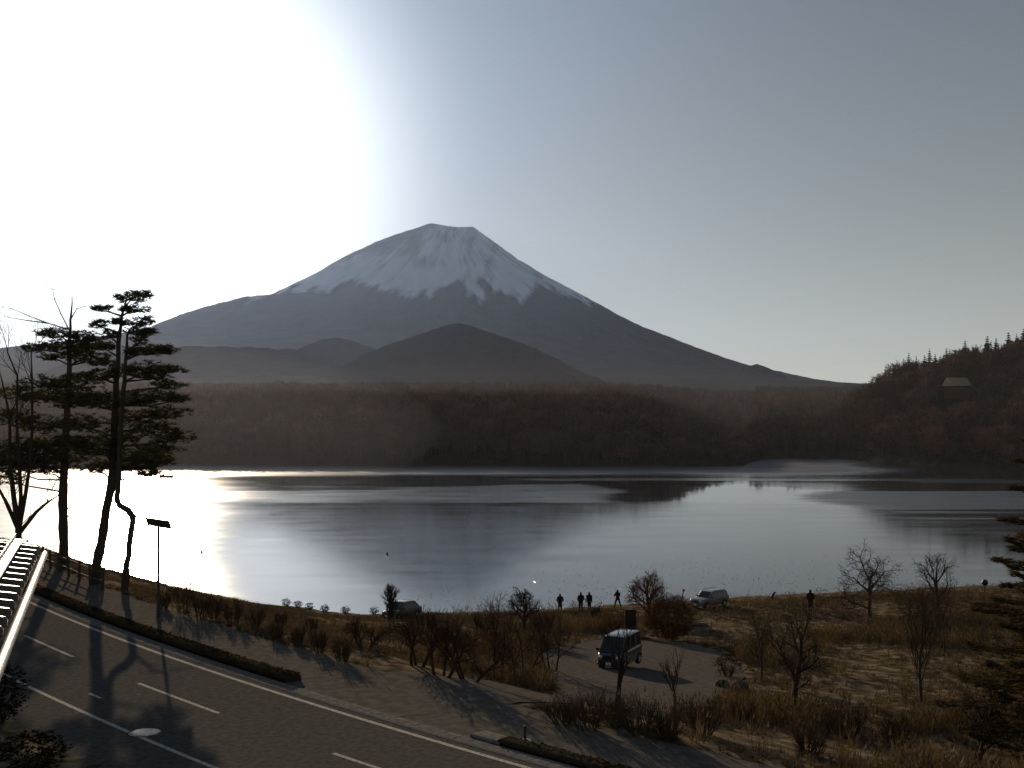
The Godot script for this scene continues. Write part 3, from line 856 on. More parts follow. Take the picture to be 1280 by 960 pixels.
func terrain() -> void:
	var near := sheet(steps(-150, 170, 430), steps(-45, 175, 300), ground_y, false)
	tag(put("ground", near, M.grass_ground), "dry brown grass bank that falls from the road to the lake", "ground", "", "structure")
	# ---- lake: water and thin ice; the roughness map holds the patches of calm water, ripples and skim ice
	var lw := 2200.0; var d0 := 95.0; var d1 := 640.0
	var im := Image.create(1024, 512, false, Image.FORMAT_RGB8)
	var f1 := FastNoiseLite.new(); f1.seed = 21; f1.frequency = 0.006; f1.fractal_octaves = 4
	var f2 := FastNoiseLite.new(); f2.seed = 22; f2.frequency = 0.05; f2.fractal_octaves = 3
	for y in 512:
		var d := lerpf(d0, d1, (y + 0.5) / 512.0)
		for x in 1024:
			var wx := lerpf(-420, 420, (x + 0.5) / 1024.0)
			var r := 0.10
			var n1 := f1.get_noise_2d(wx * 0.45, d * 1.6)
			# wind ripples in a belt along the far shore and in bands
			r += 0.45 * smooth(345, 375, d + 26 * n1) * smooth(0.36, 0.23, wx / d + 0.06 * n1)
			r += 0.16 * smooth(-0.21, -0.29, wx / d + 0.04 * n1)
			r += 0.08 * smooth(0.12, 0.2, f1.get_noise_2d(wx * 0.5 + 300, d * 2.6)) * smooth(210, 260, d)
			# still tongues of open water before the peninsula and below the hill
			var tongue := smooth(0.0, 10.0, 44.0 - absf(wx - 62.0) + 20 * n1) * smooth(0.0, 5.0, 36.0 - absf(d - 285.0) + 14 * n1)
			var cove := smooth(0.0, 12.0, wx - 70.0 + 20 * n1) * smooth(0.0, 8.0, 60.0 - absf(d - 250.0) + 26 * n1)
			r = lerpf(r, 0.045, clampf(tongue, 0, 1))
			r = lerpf(r, 0.10 + 0.22 * smooth(0.0, 0.22, f1.get_noise_2d(wx * 0.35 + 50, d * 5.0)), clampf(cove, 0, 1))
			r += 0.025 * f2.get_noise_2d(wx * 0.25, d * 3.0) + 0.03 * f2.get_noise_2d(wx, d * 2.0) + 0.015 * f2.get_noise_2d(wx * 0.1 + 90.0, d * 8.0)
			r = clampf(r, 0.02, 0.6)
			im.set_pixel(x, y, Color(r, r, r))
	var wm := paint(0.012, 0.016, 0.022, 1.0, 0.0, 0.37)
	wm.roughness_texture = ImageTexture.create_from_image(im)
	wm.texture_repeat = false
	var ripples := NoiseTexture2D.new()
	ripples.width = 512; ripples.height = 512; ripples.seamless = true; ripples.as_normal_map = true; ripples.bump_strength = 2.0
	var rf := FastNoiseLite.new(); rf.seed = 31; rf.frequency = 0.02; rf.fractal_octaves = 4
	ripples.noise = rf
	var water := MB.new()
	var uvs := PackedVector2Array()
	for j in 13:
		for k in 25:
			var d := lerpf(d0, d1, j / 12.0); var x := lerpf(-lw * 0.5, lw * 0.5, k / 24.0)
			water.vert(Vector3(x, 0, -d), Vector3.UP)
			uvs.append(Vector2((x + 420.0) / 840.0, j / 12.0))
			if j < 12 and k < 24:
				var a := j * 25 + k
				water.face(a, a + 1, a + 26); water.face(a, a + 26, a + 25)
	var arr := []
	arr.resize(Mesh.ARRAY_MAX)
	arr[Mesh.ARRAY_VERTEX] = water.v; arr[Mesh.ARRAY_NORMAL] = water.n; arr[Mesh.ARRAY_TEX_UV] = uvs; arr[Mesh.ARRAY_INDEX] = water.i
	var lm := ArrayMesh.new()
	lm.add_surface_from_arrays(Mesh.PRIMITIVE_TRIANGLES, arr)
	tag(put("lake_water", lm, wm), "half frozen grey lake below the mountain", "lake", "", "structure")
	# loose chips of ice that catch the sun along the near shore
	var chip := MB.new()
	chip.box(Vector3.ZERO, Vector3(0.095, 0.01, 0.06))
	var places := []; var tints := []
	for k in 2000:
		var x := rng.randf_range(-12, 52)
		var s := shore(x)
		var d := s + 2.0 + pow(rng.randf(), 2.2) * 34.0
		var b := Basis(Vector3.UP, rng.randf() * TAU) * Basis(Vector3.RIGHT, rng.randf_range(0.45, 1.15))
		places.append(Transform3D(b.scaled(Vector3.ONE * rng.randf_range(0.4, 1.0)), Vector3(x, 0.025, -d))); tints.append(Color(1, 1, 1))
	copies("ice_chips", chip.mesh(), M.ice, places, tints, "loose chips of ice glinting on the lake along the near shore", "ice")
	# ---- the far land
	var q := PackedFloat32Array()
	for k in 281: q.append(lerpf(-0.9, 0.9, k / 280.0))
	var ds := PackedFloat32Array()
	for k in 60: ds.append(lerpf(380, 700, k / 59.0))
	for k in range(1, 61): ds.append(700.0 * pow(40000.0 / 700.0, k / 60.0))
	tag(put("far_shore_land", sheet(q, ds, far_y, true), M.woodland_floor), "wooded lowland beyond the lake rising towards the mountain", "land", "", "structure")

# ------------------------------------------------------------------ the snow capped volcano and its foothills
func volcano() -> void:
	var per := 18200.0 / F
	var right_r := [0, 24, 27, 35, 60, 85, 110, 135, 160, 185, 210, 235, 285, 335, 365, 420, 455, 505, 620, 800, 1100]
	var right_h := [205, 222, 228, 222, 203, 184, 169, 155, 141, 127, 113, 100, 80, 61, 52, 38, 31, 24, 16, 10, 4]
	var left_r := [0, 20, 27, 32, 45, 65, 90, 115, 140, 165, 190, 215, 235, 265, 295, 330, 375, 440, 565, 700, 1100]
	var left_h := [205, 224, 232, 231, 225, 217, 207, 195, 182, 167, 154, 140, 130, 127, 120, 107, 88, 74, 56, 40, 8]
	var centre := Vector3((565.0 - 640.0) / F * 18200.0, 0, -18200.0)
	var mb := MB.new()
	var rs := []
	for k in 150: rs.append(1100.0 * pow(k / 149.0, 1.7))
	var na := 460
	var gul := FastNoiseLite.new(); gul.seed = 3; gul.frequency = 1.0; gul.fractal_octaves = 4
	var lump := FastNoiseLite.new(); lump.seed = 5; lump.frequency = 0.012; lump.fractal_octaves = 5
	var snow_n := FastNoiseLite.new(); snow_n.seed = 6; snow_n.frequency = 0.03; snow_n.fractal_octaves = 5
	var snow := Color(0.66, 0.69, 0.74); var rock := Color(0.095, 0.078, 0.072); var wood := Color(0.042, 0.036, 0.032)
	for r in rs:
		for k in na:
			var a: float = TAU * k / na
			var side := 0.5 + 0.5 * cos(a)          # 1 on the right flank, 0 on the left
			var w := smooth(0.0, 1.0, side)
			var hh: float = lerpf(along(left_r, left_h, r), along(right_r, right_h, r), w)
			var dirx := cos(a) * 5.0; var dirz := sin(a) * 5.0
			var twist: float = 0.0015 * r
			var g := absf(gul.get_noise_3d(cos(a + twist) * 5.5, sin(a + twist) * 5.5, r * 0.004))
			var g2 := absf(gul.get_noise_3d(cos(a) * 16.0, sin(a) * 16.0, 7.0 + r * 0.008))
			var amp := smooth(30, 75, r) * (1.0 - 0.55 * smooth(200, 480, r))
			hh -= amp * (g * 10.0 + g2 * 3.0)
			hh += amp * 1.8
			hh -= 5.0 * pow(sin(a), 2) * smooth(12, 24, r) * smooth(60, 32, r)
			var x: float = r * cos(a) * per; var z: float = r * sin(a) * per
			hh += 1.2 * lump.get_noise_2d(r * cos(a) * 1.0, r * sin(a) * 1.0) * smooth(30, 200, r)
			mb.v.append(centre + Vector3(x, EYE + hh * per, z))
			var blown: float = snow_n.get_noise_3d(cos(a) * 260.0, sin(a) * 260.0, r * 0.16)       # streaks that run down the fall line
			var patch: float = snow_n.get_noise_2d(r * cos(a) * 0.9, hh * 1.2 + r * sin(a) * 0.4)
			var line := 141.0 + 8.0 * cos(a + 2.2) + 30.0 * patch + 9.0 * blown - 12.0 * g
			var bare := smooth(0.02, 0.42, absf(blown) * 0.45 + 0.55 * maxf(patch, 0.0) + 0.3 * g2 - 0.12 + 0.30 * smooth(-0.1, -0.75, cos(a)) * smooth(165, 195, hh) + 0.12 * smooth(150, 215, hh))
			var s := smooth(-4.0, 6.0, hh - line) * (1.0 - 0.6 * bare)
			var speck: float = 1.0 + 0.55 * lump.get_noise_2d(r * cos(a) * 14.0, r * sin(a) * 14.0) + 0.5 * lump.get_noise_2d(r * cos(a) * 3.0, r * sin(a) * 3.0)
			var ground := (wood * speck).lerp(rock, smooth(70, 130, hh + 12.0 * patch))
			mb.c.append(ground.lerp(snow, s)); mb.n.append(Vector3.UP)
	for j in rs.size():
		for k in na:
			var du := mb.v[j * na + (k + 1) % na] - mb.v[j * na + (k - 1 + na) % na]
			var dv := mb.v[mini(j + 1, rs.size() - 1) * na + k] - mb.v[maxi(j - 1, 0) * na + k]
			var nn := du.cross(dv)
			nn = nn.normalized() if nn.length_squared() > 1e-6 else Vector3.UP
			mb.n[j * na + k] = nn if nn.y > 0 else -nn
			if j < rs.size() - 1:
				var a := j * na + k; var b := j * na + (k + 1) % na
				mb.face(a, b, b + na); mb.face(a, b + na, a + na)
	for k in range(0, mb.i.size(), 3):
		var a := mb.i[k]; var b := mb.i[k + 2]; var d := mb.i[k + 1]
		if (mb.v[b] - mb.v[a]).cross(mb.v[d] - mb.v[a]).y < 0: mb.i[k + 1] = b; mb.i[k + 2] = d
	tag(put("mountain", mb, M.cone), "snow capped conical volcano beyond the lake", "mountain", "", "structure")
	foothill("foothill", 572.0, 404.0, 6200.0, [0, 14, 70, 110, 150, 200, 260, 330], [1.0, 0.975, 0.80, 0.66, 0.47, 0.28, 0.12, 0.0], "dark wooded cone in front of the volcano", 41)
	foothill("foothill", 420.0, 422.0, 8500.0, [0, 18, 48, 85, 130, 200], [1.0, 0.97, 0.84, 0.62, 0.42, 0.0], "small rounded hill left of the dark wooded cone", 42)
	foothill("foothill", 285.0, 434.0, 7600.0, [0, 90, 160, 240, 340], [1.0, 0.94, 0.80, 0.5, 0.0], "long low shoulder under the left flank of the volcano", 43)
	foothill("foothill", 946.0, 455.0, 14500.0, [0, 12, 30, 50, 80, 130], [1.0, 0.93, 0.78, 0.56, 0.3, 0.0], "small bump low on the right flank of the volcano", 44)

func foothill(called: String, px: float, py: float, dist: float, rr: Array, hh: Array, label: String, salt: int) -> void:
	var per := dist / F
	var top := (HORIZON - py) * per + EYE
	var at := Vector3((px - 640.0) * per, 0, -dist)
	var f := FastNoiseLite.new(); f.seed = salt; f.frequency = 0.012; f.fractal_octaves = 5
	var mb := MB.new()
	var n := 120; var m := 50
	for j in m:
		var r: float = rr[-1] * j / float(m - 1)
		for k in n:
			var a := TAU * k / n
			var x := r * cos(a); var z := r * sin(a)
			var y: float = top * along(rr, hh, r) + per * 3.0 * f.get_noise_2d(x * 2.0, z * 2.0) * smooth(0, 60, r) + per * 1.0 * f.get_noise_2d(x * 14.0, z * 14.0)
			mb.v.append(at + Vector3(x * per, y - (60.0 if j == m - 1 else 0.0), z * per)); mb.n.append(Vector3.UP)
			mb.c.append(Color(0.040, 0.036, 0.028) * (1.0 + 0.5 * f.get_noise_2d(x * 5.0, z * 5.0)))
	for j in m:
		for k in n:
			var du := mb.v[j * n + (k + 1) % n] - mb.v[j * n + (k - 1 + n) % n]
			var dv := mb.v[mini(j + 1, m - 1) * n + k] - mb.v[maxi(j - 1, 0) * n + k]
			var nn := du.cross(dv)
			nn = nn.normalized() if nn.length_squared() > 1e-6 else Vector3.UP
			mb.n[j * n + k] = nn if nn.y > 0 else -nn
			if j < m - 1:
				var a := j * n + k; var b := j * n + (k + 1) % n
				mb.face(a, b + n, b); mb.face(a, a + n, b + n)
	tag(put(called, mb, M.cone), label, "hill", "", "structure")

# ------------------------------------------------------------------ woods beyond the lake
func far_woods() -> void:
	var variants := []
	for k in 4: variants.append(twig_ball(12.0, 3.8, 300, 100 + k).mesh())
	var green := []
	for k in 2: green.append(needle_cone(13.0, 2.9, 13, 8, Color(1, 1, 1)).mesh())
	var places := [[], [], [], [], [], []]; var tints := [[], [], [], [], [], []]
	var kinds := FastNoiseLite.new(); kinds.seed = 77; kinds.frequency = 0.012
	for belt in [[385.0, 620.0, 8500], [620.0, 1300.0, 8000], [1300.0, 4200.0, 9000]]:
		for k in belt[2]:
			var d := sqrt(lerpf(belt[0] * belt[0], belt[1] * belt[1], rng.randf()))
			var q := rng.randf_range(-0.58, 0.62)
			var x := q * d
			var inside := d - far_shore(q)
			if inside < 5.0: continue
			var y := far_y(x, d)
			if y < 0.6: continue
			var big := 1.0 if d < 1300 else 1.5
			var tip := smooth(0.205, 0.10, q) if q < 0.21 else 1.0
			if absf(x - 0.384 * d) < 9.0 and d > 480.0 and d < 530.0: continue
			if q > 0.3 and d < 900.0: big = 0.72
			var s := (0.7 + 0.75 * pow(rng.randf(), 1.6)) * big * lerpf(0.6, 1.0, smooth(0, 40, inside)) * lerpf(0.4, 1.0, tip)
			var n := kinds.get_noise_2d(x, d) 
			var evergreen := rng.randf() < 0.10 + 0.5 * smooth(0.12, 0.35, n) + 0.4 * smooth(620, 1200, d)
			if q > 0.28 and d < 900: evergreen = rng.randf() < 0.45
			elif q > 0.20: evergreen = rng.randf() < 0.5
			var v: int = (4 + rng.randi() % 2) if evergreen else rng.randi() % 4
			var inlet := q > 0.2 and q < 0.3 and d < 760.0
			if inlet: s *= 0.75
			var b := Basis(Vector3.UP, rng.randf() * TAU).scaled(Vector3(s * rng.randf_range(0.85, 1.2), s, s * rng.randf_range(0.85, 1.2)))
			places[v].append(Transform3D(b, Vector3(x, y - 0.3, -d)))
			var t := 0.45 + 1.3 * rng.randf() * rng.randf() + 0.35 * rng.randf()
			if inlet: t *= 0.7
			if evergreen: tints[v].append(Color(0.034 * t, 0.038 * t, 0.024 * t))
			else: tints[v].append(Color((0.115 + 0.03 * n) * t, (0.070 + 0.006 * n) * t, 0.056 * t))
	for v in 6:
		copies("woodland", variants[v] if v < 4 else green[v - 4], M.far_leaf, places[v], tints[v], ["bare brown winter woods across the lake", "bare brown winter woods across the lake", "bare brown winter woods across the lake", "bare brown winter woods across the lake", "dark conifers mixed into the woods across the lake", "dark conifers mixed into the woods across the lake"][v], "woods")
	# the row of conifers that stands out against the sky on the right hand ridge
	var ridge_meshes := []
	for k in 4: ridge_meshes.append(needle_cone(10.0, [2.2, 2.8, 2.0, 3.2][k], 14, 8, Color(0.022, 0.028, 0.017)).mesh())
	for k in 34:
		var q := 0.325 + 0.0045 * k + rng.randf_range(-0.0035, 0.0035)
		var best := Vector3.ZERO; var high := -1e9
		for j in 40:
			var d := lerpf(480.0, 700.0, j / 39.0)
			var y := far_y(q * d, d)
			if (y - EYE) / d > high: high = (y - EYE) / d; best = Vector3(q * d, y, -d)
		var t := put("ridge_conifer", ridge_meshes[k % 4], M.far_leaf)
		t.position = best; t.scale = Vector3(1.3, 1.4, 1.3) * rng.randf_range(0.8, 1.25); t.rotation.y = rng.randf() * TAU
		tag(t, "small dark conifer in the row along the skyline of the right hand hill", "tree", "conifers along the skyline of the hill")
	# the house on that hill
	var h := air(1196, 486, 520.0)
	h.y = maxf(h.y - 2.0, far_y(h.x, 520.0) + 2.0)
	var house := thing("hillside_house", "tan roofed house among the trees high on the right hand hill", "house", h, 0.25)
	var w := MB.new(); w.box(Vector3(0, 0.6, 0), Vector3(9.0, 5.4, 6.0), Basis(), 0.0)
	put("wall", w, M.wood, house)
	var rf := MB.new()
	rf.loft([PackedVector3Array([Vector3(-5.2, 3.3, 3.9), Vector3(-5.2, 7.0, 0), Vector3(-5.2, 3.3, -3.9)]), PackedVector3Array([Vector3(5.2, 3.3, 3.9), Vector3(5.2, 7.0, 0), Vector3(5.2, 3.3, -3.9)])], true, true)
	put("roof", rf, M.tan_roof, house)
	for x in [-2.6, 0.0, 2.6]:
		var wi := MB.new(); wi.box(Vector3(x, 1.4, 3.02), Vector3(1.3, 1.3, 0.06))
		put("window", wi, M.dark_glass, house)

# ------------------------------------------------------------------ road and paths
func ribbon(t0: float, t1: float, e0: float, e1: float, lift: float, n: int) -> MB:
	var mb := MB.new()
	for k in n:
		var ta := lerpf(t0, t1, float(k) / n); var tb := lerpf(t0, t1, float(k + 1) / n)
		mb.quad(road_point(ta, e0, lift), road_point(tb, e0, lift), road_point(tb, e1, lift), road_point(ta, e1, lift))
	return mb

func strip_prism(t0: float, t1: float, section: Array, n: int) -> MB:    # a solid that runs along the road; section of [e, height] pairs, anticlockwise seen from its end
	var rings := []
	for k in n + 1:
		var row := PackedVector3Array()
		var t := lerpf(t0, t1, float(k) / n)
		for q in section: row.append(road_point(t, q[0], q[1]))
		rings.append(row)
	var mb := MB.new()
	mb.smooth_loft(rings, true, true)
	return mb

func road() -> void:
	tag(put("road", ribbon(-64, 24, -8.2, 0.35, 0.012, 70), M.asphalt), "two lane asphalt road running down from the left", "road", "", "structure")
	tag(put("sidewalk", ribbon(-64, 24, 0.95, 4.6, 0.010, 70), M.path), "grey brown paved walk beside the road", "sidewalk", "", "structure")
	tag(put("edge_line", ribbon(-64, 24, -0.08, 0.09, 0.017, 70), M.line), "worn white edge line on the lake side of the road", "road marking", "", "structure")
	tag(put("edge_line", ribbon(-64, 24, -5.93, -5.78, 0.017, 70), M.line), "worn white edge line on the near side of the road", "road marking", "", "structure")
	var spans := [[-50.6, -45.0, "farthest"], [-39.0, -33.4, "second farthest"], [-27.4, -21.7, "upper left"], [-15.8, -10.2, "middle"], [-4.1, 1.5, "lowest, cut by the frame"]]
	for s in spans:
		tag(put("lane_dash", ribbon(s[0], s[1], -2.87, -2.73, 0.017, 6), M.line), "white centre dash of the road, the %s one" % s[2], "road marking", "dashes along the middle of the road")
	# gutter of short concrete blocks between road and walk
	var gutter := thing("gutter", "pale concrete block gutter along the lakeside road edge", "gutter")
	gutter.set_meta("kind", "structure")
	for k in 92:
		var t := -38.0 + k * 0.605
		var b := MB.new()
		var rings := []
		for w in 2:
			var row := PackedVector3Array()
			for q in [[0.36, -0.05], [0.36, 0.020 + rng.randf() * 0.006], [0.60, 0.012], [0.68, 0.035], [0.90, 0.038], [0.93, 0.03], [0.93, -0.05]]: row.append(road_point(t + w * 0.585, q[0], q[1]))
			rings.append(row)
		b.smooth_loft(rings, true, true)
		put("gutter_block", b, M.concrete, gutter)
	# lane to the lake and the lot
	var mb := MB.new()
	var fine := []; var fw := []
	for k in lane.size() - 1:
		for s in 8:
			var f := s / 8.0
			var p0: Vector2 = lane[maxi(k - 1, 0)]; var p3: Vector2 = lane[mini(k + 2, lane.size() - 1)]
			fine.append(lane[k].cubic_interpolate(lane[k + 1], p0, p3, f)); fw.append(lerpf(lane_w[k], lane_w[k + 1], f))
	fine.append(lane[-1]); fw.append(lane_w[-1])
	var across := 14
	for k in fine.size():
		var tdir: Vector2 = (fine[mini(k + 1, fine.size() - 1)] - fine[maxi(k - 1, 0)]).normalized()
		var nrm := Vector2(tdir.y, -tdir.x)
		for c in across + 1:
			var wv: float = fw[k] + 0.4 * wobble.get_noise_2d(k * 11.0, 5.0)
			var p: Vector2 = fine[k] + nrm * lerpf(-1, 1, float(c) / across) * wv
			mb.vert(Vector3(p.x, ground_y(p.x, p.y) + (0.014 if road_e(p.x, p.y) < 4.7 else 0.03), -p.y), Vector3.UP)
	for k in fine.size() - 1:
		for c in across:
			var a := k * (across + 1) + c
			if (mb.v[a + 1] - mb.v[a]).cross(mb.v[a + across + 1] - mb.v[a]).y > 0:
				mb.face(a, a + 1, a + across + 2); mb.face(a, a + across + 2, a + across + 1)
			else:
				mb.face(a, a + across + 2, a + 1); mb.face(a, a + across + 1, a + across + 2)
	tag(put("lakeside_lane", mb, M.path), "paved lane that turns off the walk and widens into the lakeside lot", "lane", "", "structure")
	# clipped dark hedge strips between road and walk
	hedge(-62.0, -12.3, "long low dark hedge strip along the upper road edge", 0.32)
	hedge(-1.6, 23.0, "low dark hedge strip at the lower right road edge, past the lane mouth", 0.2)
	var nose := strip_prism(-2.7, -1.5, [[0.96, -0.02], [0.97, 0.09], [1.05, 0.12], [1.5, 0.12], [1.62, 0.09], [1.63, -0.02]], 3)
	tag(put("kerb_nose", nose, M.concrete), "pale concrete kerb nose at the tip of the lower hedge strip", "kerb")
	# iron cover on the near edge line
	var cover := thing("manhole_cover", "round steel manhole cover glinting on the near edge line", "manhole cover", Vector3((181 - 640) / F * 34.8, ROAD + 0.012, -34.8))
	var ring := MB.new(); ring.spindle(Vector3.ZERO, [[0.50, 0.0], [0.50, 0.012], [0.44, 0.014], [0.44, 0.004]], 32)
	put("rim", ring, M.dark_metal, cover)
	var lid := MB.new(); lid.spindle(Vector3.ZERO, [[0.425, 0.0], [0.425, 0.014], [0.41, 0.017], [0.1, 0.018]], 32)
	put("lid", lid, M.steel, cover)
	# a patch mark in the near lane
	tag(put("road_stud_mark", ribbon(-15.5, -14.6, -4.75, -4.62, 0.017, 1), M.line), "short white dash in the near lane between the tree shadows", "road marking")

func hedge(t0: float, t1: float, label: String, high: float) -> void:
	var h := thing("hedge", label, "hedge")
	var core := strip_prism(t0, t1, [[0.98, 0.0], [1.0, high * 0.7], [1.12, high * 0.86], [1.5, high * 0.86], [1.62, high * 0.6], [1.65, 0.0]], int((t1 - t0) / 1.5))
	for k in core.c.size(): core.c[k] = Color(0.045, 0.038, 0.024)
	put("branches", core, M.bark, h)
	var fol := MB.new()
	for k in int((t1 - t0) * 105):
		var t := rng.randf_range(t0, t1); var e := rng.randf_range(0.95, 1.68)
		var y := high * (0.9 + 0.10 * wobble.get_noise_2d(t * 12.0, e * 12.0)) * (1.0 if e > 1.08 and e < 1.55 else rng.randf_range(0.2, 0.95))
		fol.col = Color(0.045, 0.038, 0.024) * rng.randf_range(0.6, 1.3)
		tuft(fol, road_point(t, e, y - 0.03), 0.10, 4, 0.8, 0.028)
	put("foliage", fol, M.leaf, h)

# ------------------------------------------------------------------ plants on the near bank
func near_plants() -> void:
	# dry grass: short tufts over the bank, taller reeds in places
	var t1 := MB.new(); t1.col = Color(1, 1, 1)
	for k in 14: 
		var a := rng.randf() * TAU; var l := rng.randf_range(0.12, 0.30); var r := rng.randf_range(0.0, 0.12)
		var p := Vector3(cos(a) * r, -0.02, sin(a) * r); var s := Vector3(-sin(a), 0, cos(a)) * 0.012
		t1.tri(p - s, p + s, p + Vector3(cos(a) * l * 0.7, l * 0.75, sin(a) * l * 0.7))
	var t2 := MB.new(); t2.col = Color(1, 1, 1)
	for k in 16:
		var a := rng.randf() * TAU; var l := rng.randf_range(0.6, 1.25); var r := rng.randf_range(0.0, 0.25)
		var p := Vector3(cos(a) * r, -0.05, sin(a) * r); var s := Vector3(-sin(a), 0, cos(a)) * 0.013
		t2.tri(p - s, p + s, p + Vector3(cos(a) * l * 0.25, l, sin(a) * l * 0.25))
		if k % 3 == 0:
			var tip := p + Vector3(cos(a) * l * 0.25, l, sin(a) * l * 0.25)
			t2.tri(tip - s * 3.0 - Vector3(0, 0.12, 0), tip + s * 3.0 - Vector3(0, 0.12, 0), tip + Vector3(cos(a) * 0.08, 0.10, sin(a) * 0.08))
	var pl := [[], []]; var ti := [[], []]
	var pat := FastNoiseLite.new(); pat.seed = 51; pat.frequency = 0.06; pat.fractal_octaves = 3
	for k in 150000:
		var d := sqrt(lerpf(24.0 * 24.0, 132.0 * 132.0, pow(rng.randf(), 1.25)))
		var x := rng.randf_range(-0.5, 0.5) * d
		var e := road_e(x, d)
		if e < 4.75 or d > shore(x) - 4.0 or paved(x, d) > 0: continue
		var n := pat.get_noise_2d(x, d)
		if rng.randf() > 0.55 + 1.2 * n: continue
		var s := rng.randf_range(0.6, 1.3)
		var tall := rng.randf() < smooth(-12.0, 4.0, x) * 0.05 + smooth(-12.0, 4.0, x) * 0.35 * smooth(0.2, 0.45, n) * smooth(105, 80, d)
		var w := 1 if tall else 0
		pl[w].append(Transform3D(Basis(Vector3.UP, rng.randf() * TAU).scaled(Vector3(s, s * (0.8 if tall else 1.0), s)), Vector3(x, ground_y(x, d), -d)))
		var b := rng.randf_range(0.6, 1.25)
		ti[w].append(Color(0.135 * b, 0.110 * b, 0.077 * b) if rng.randf() < 0.7 else Color(0.10 * b, 0.082 * b, 0.062 * b))
	copies("dry_grass", t1.mesh(), M.leaf, pl[0], ti[0], "short dry winter grass over the whole bank", "grass")
	copies("dry_reeds", t2.mesh(), M.leaf, pl[1], ti[1], "tall dry reeds and weeds standing in patches on the bank", "reeds")

	var grey := Color(0.075, 0.060, 0.048); var red := Color(0.17, 0.085, 0.055); var dark := Color(0.045, 0.036, 0.03)
	# bare trees on the right
	bare_tree("bare_tree", "wide bare tree with forked trunk in the middle of the right hand field", "tree", hit(990, 896), 5.2, 0.13, grey, {"kids": [7, 5, 5, 4], "spread": 0.85, "low": 0.25, "lift": 0.12})
	var c1 := hit(1088, 772)
	bare_tree("bare_tree", "spreading bare cherry tree against the lake right of centre", "tree", c1, 100.0 / F * -c1.z, 0.19, Color(0.085, 0.066, 0.054), {"kids": [7, 6, 5, 4], "spread": 1.0, "low": 0.2, "shrink": 0.72, "thin": 0.016, "lift": 0.03})
	var c2 := hit(1172, 762)
	bare_tree("bare_tree", "smaller thin bare tree right of the spreading cherry tree by the water", "tree", c2, 76.0 / F * -c2.z, 0.16, grey, {"kids": [6, 5, 4, 3], "spread": 0.8, "shrink": 0.68, "thin": 0.014, "low": 0.2})
	var c3 := hit(1222, 958)
	bare_tree("bare_tree", "dark bare tree at the lower right, before the conifer", "tree", c3, 120.0 / F * -c3.z, 0.09, dark, {"kids": [7, 5, 5, 4], "spread": 0.9, "low": 0.2, "thin": 0.006})
	var c4 := hit(1152, 878)
	bare_tree("bare_tree", "tall slender bare tree with a haze of fine upright twigs behind the dark tree", "tree", c4, 150.0 / F * -c4.z, 0.08, grey, {"kids": [8, 6, 5, 4], "spread": 0.5, "low": 0.2, "lift": 0.2, "thin": 0.006})
	var c5 := hit(952, 852)
	bare_tree("bare_tree", "thin bare tree left of the wide forked tree in the field", "tree", c5, 95.0 / F * -c5.z, 0.07, grey, {"kids": [7, 5, 5, 3], "spread": 0.7, "low": 0.3, "lift": 0.12})
	var c6 := hit(1180, 820)
	bare_tree("bare_tree", "fine twigged bare tree in front of the conifer, above the slender one", "tree", c6, 90.0 / F * -c6.z, 0.07, grey, {"kids": [7, 5, 5, 3], "spread": 0.7, "low": 0.2, "lift": 0.15, "thin": 0.009})
	# middle
	var c7 := hit(812, 776)
	bare_tree("bare_tree", "reddish brown bushy bare tree by the water behind the van", "tree", c7, 66.0 / F * -c7.z, 0.17, red, {"kids": [9, 7, 6, 4], "spread": 0.85, "low": 0.12, "shrink": 0.68, "thin": 0.013, "lift": 0.08})
	var c8 := hit(770, 884)
	bare_tree("pruned_tree", "pruned tree with stubby forked limbs in front of the van", "tree", c8, 3.9, 0.13, Color(0.055, 0.043, 0.036), {"kids": [4, 4, 3], "levels": 3, "spread": 0.5, "low": 0.45, "shrink": 0.75, "lift": 0.2})
	var c9 := hit(847, 892)
	bare_tree("bare_tree", "young bare tree with a v shaped fork right of the pruned tree", "tree", c9, 2.9, 0.09, Color(0.075, 0.055, 0.045), {"kids": [4, 4, 4], "levels": 3, "spread": 0.5, "low": 0.3, "shrink": 0.75, "lift": 0.18})
	var c10 := hit(486, 792)
	bare_tree("bare_tree", "thin upright bare tree behind the brown car on the left", "tree", c10, 66.0 / F * -c10.z, 0.12, grey, {"kids": [9, 6, 5, 3], "spread": 0.55, "low": 0.2, "shrink": 0.6, "lift": 0.15, "thin": 0.012})
	var c11 := hit(655, 800)
	bare_tree("weeping_tree", "weeping bare tree with hanging twigs left of the walkers", "tree", c11, 68.0 / F * -c11.z, 0.13, Color(0.06, 0.05, 0.042), {"kids": [8, 6, 5, 4], "spread": 0.95, "low": 0.5, "droop": true, "lift": 0.05, "thin": 0.010, "shrink": 0.6})
	# row of many stemmed bare shrubs along the lane
	var row := [[455, 812, 40, "far left in the row, in the yellow grass"], [520, 832, 66, "second from the left, below the brown car"], [552, 846, 74, "third from the left, in the row along the lane"], [585, 852, 88, "fourth from the left, middle of the row along the lane"],
		[618, 850, 100, "tallest in the row along the lane"], [650, 856, 104, "thick stemmed, at the right end of the row along the lane"], [690, 838, 70, "low, right of the row before the dark bank"]]
	for r in row:
		var p := hit(r[0], r[1])
		bare_tree("bare_shrub", "many stemmed bare shrub, %s" % r[3], "shrub", p, r[2] / F * -p.z * 1.12, 0.055, Color(0.052, 0.038, 0.030).lerp(red, rng.randf() * 0.35), {"stems": 3, "kids": [5, 5, 5, 3], "levels": 4, "spread": 0.75, "shrink": 0.62, "lift": 0.08, "low": 0.42, "flare": 0.5, "thin": 0.005, "kink": 0.22})
	var fill := [[535, 800, 44], [605, 806, 50], [680, 800, 40], [745, 775, 20]]
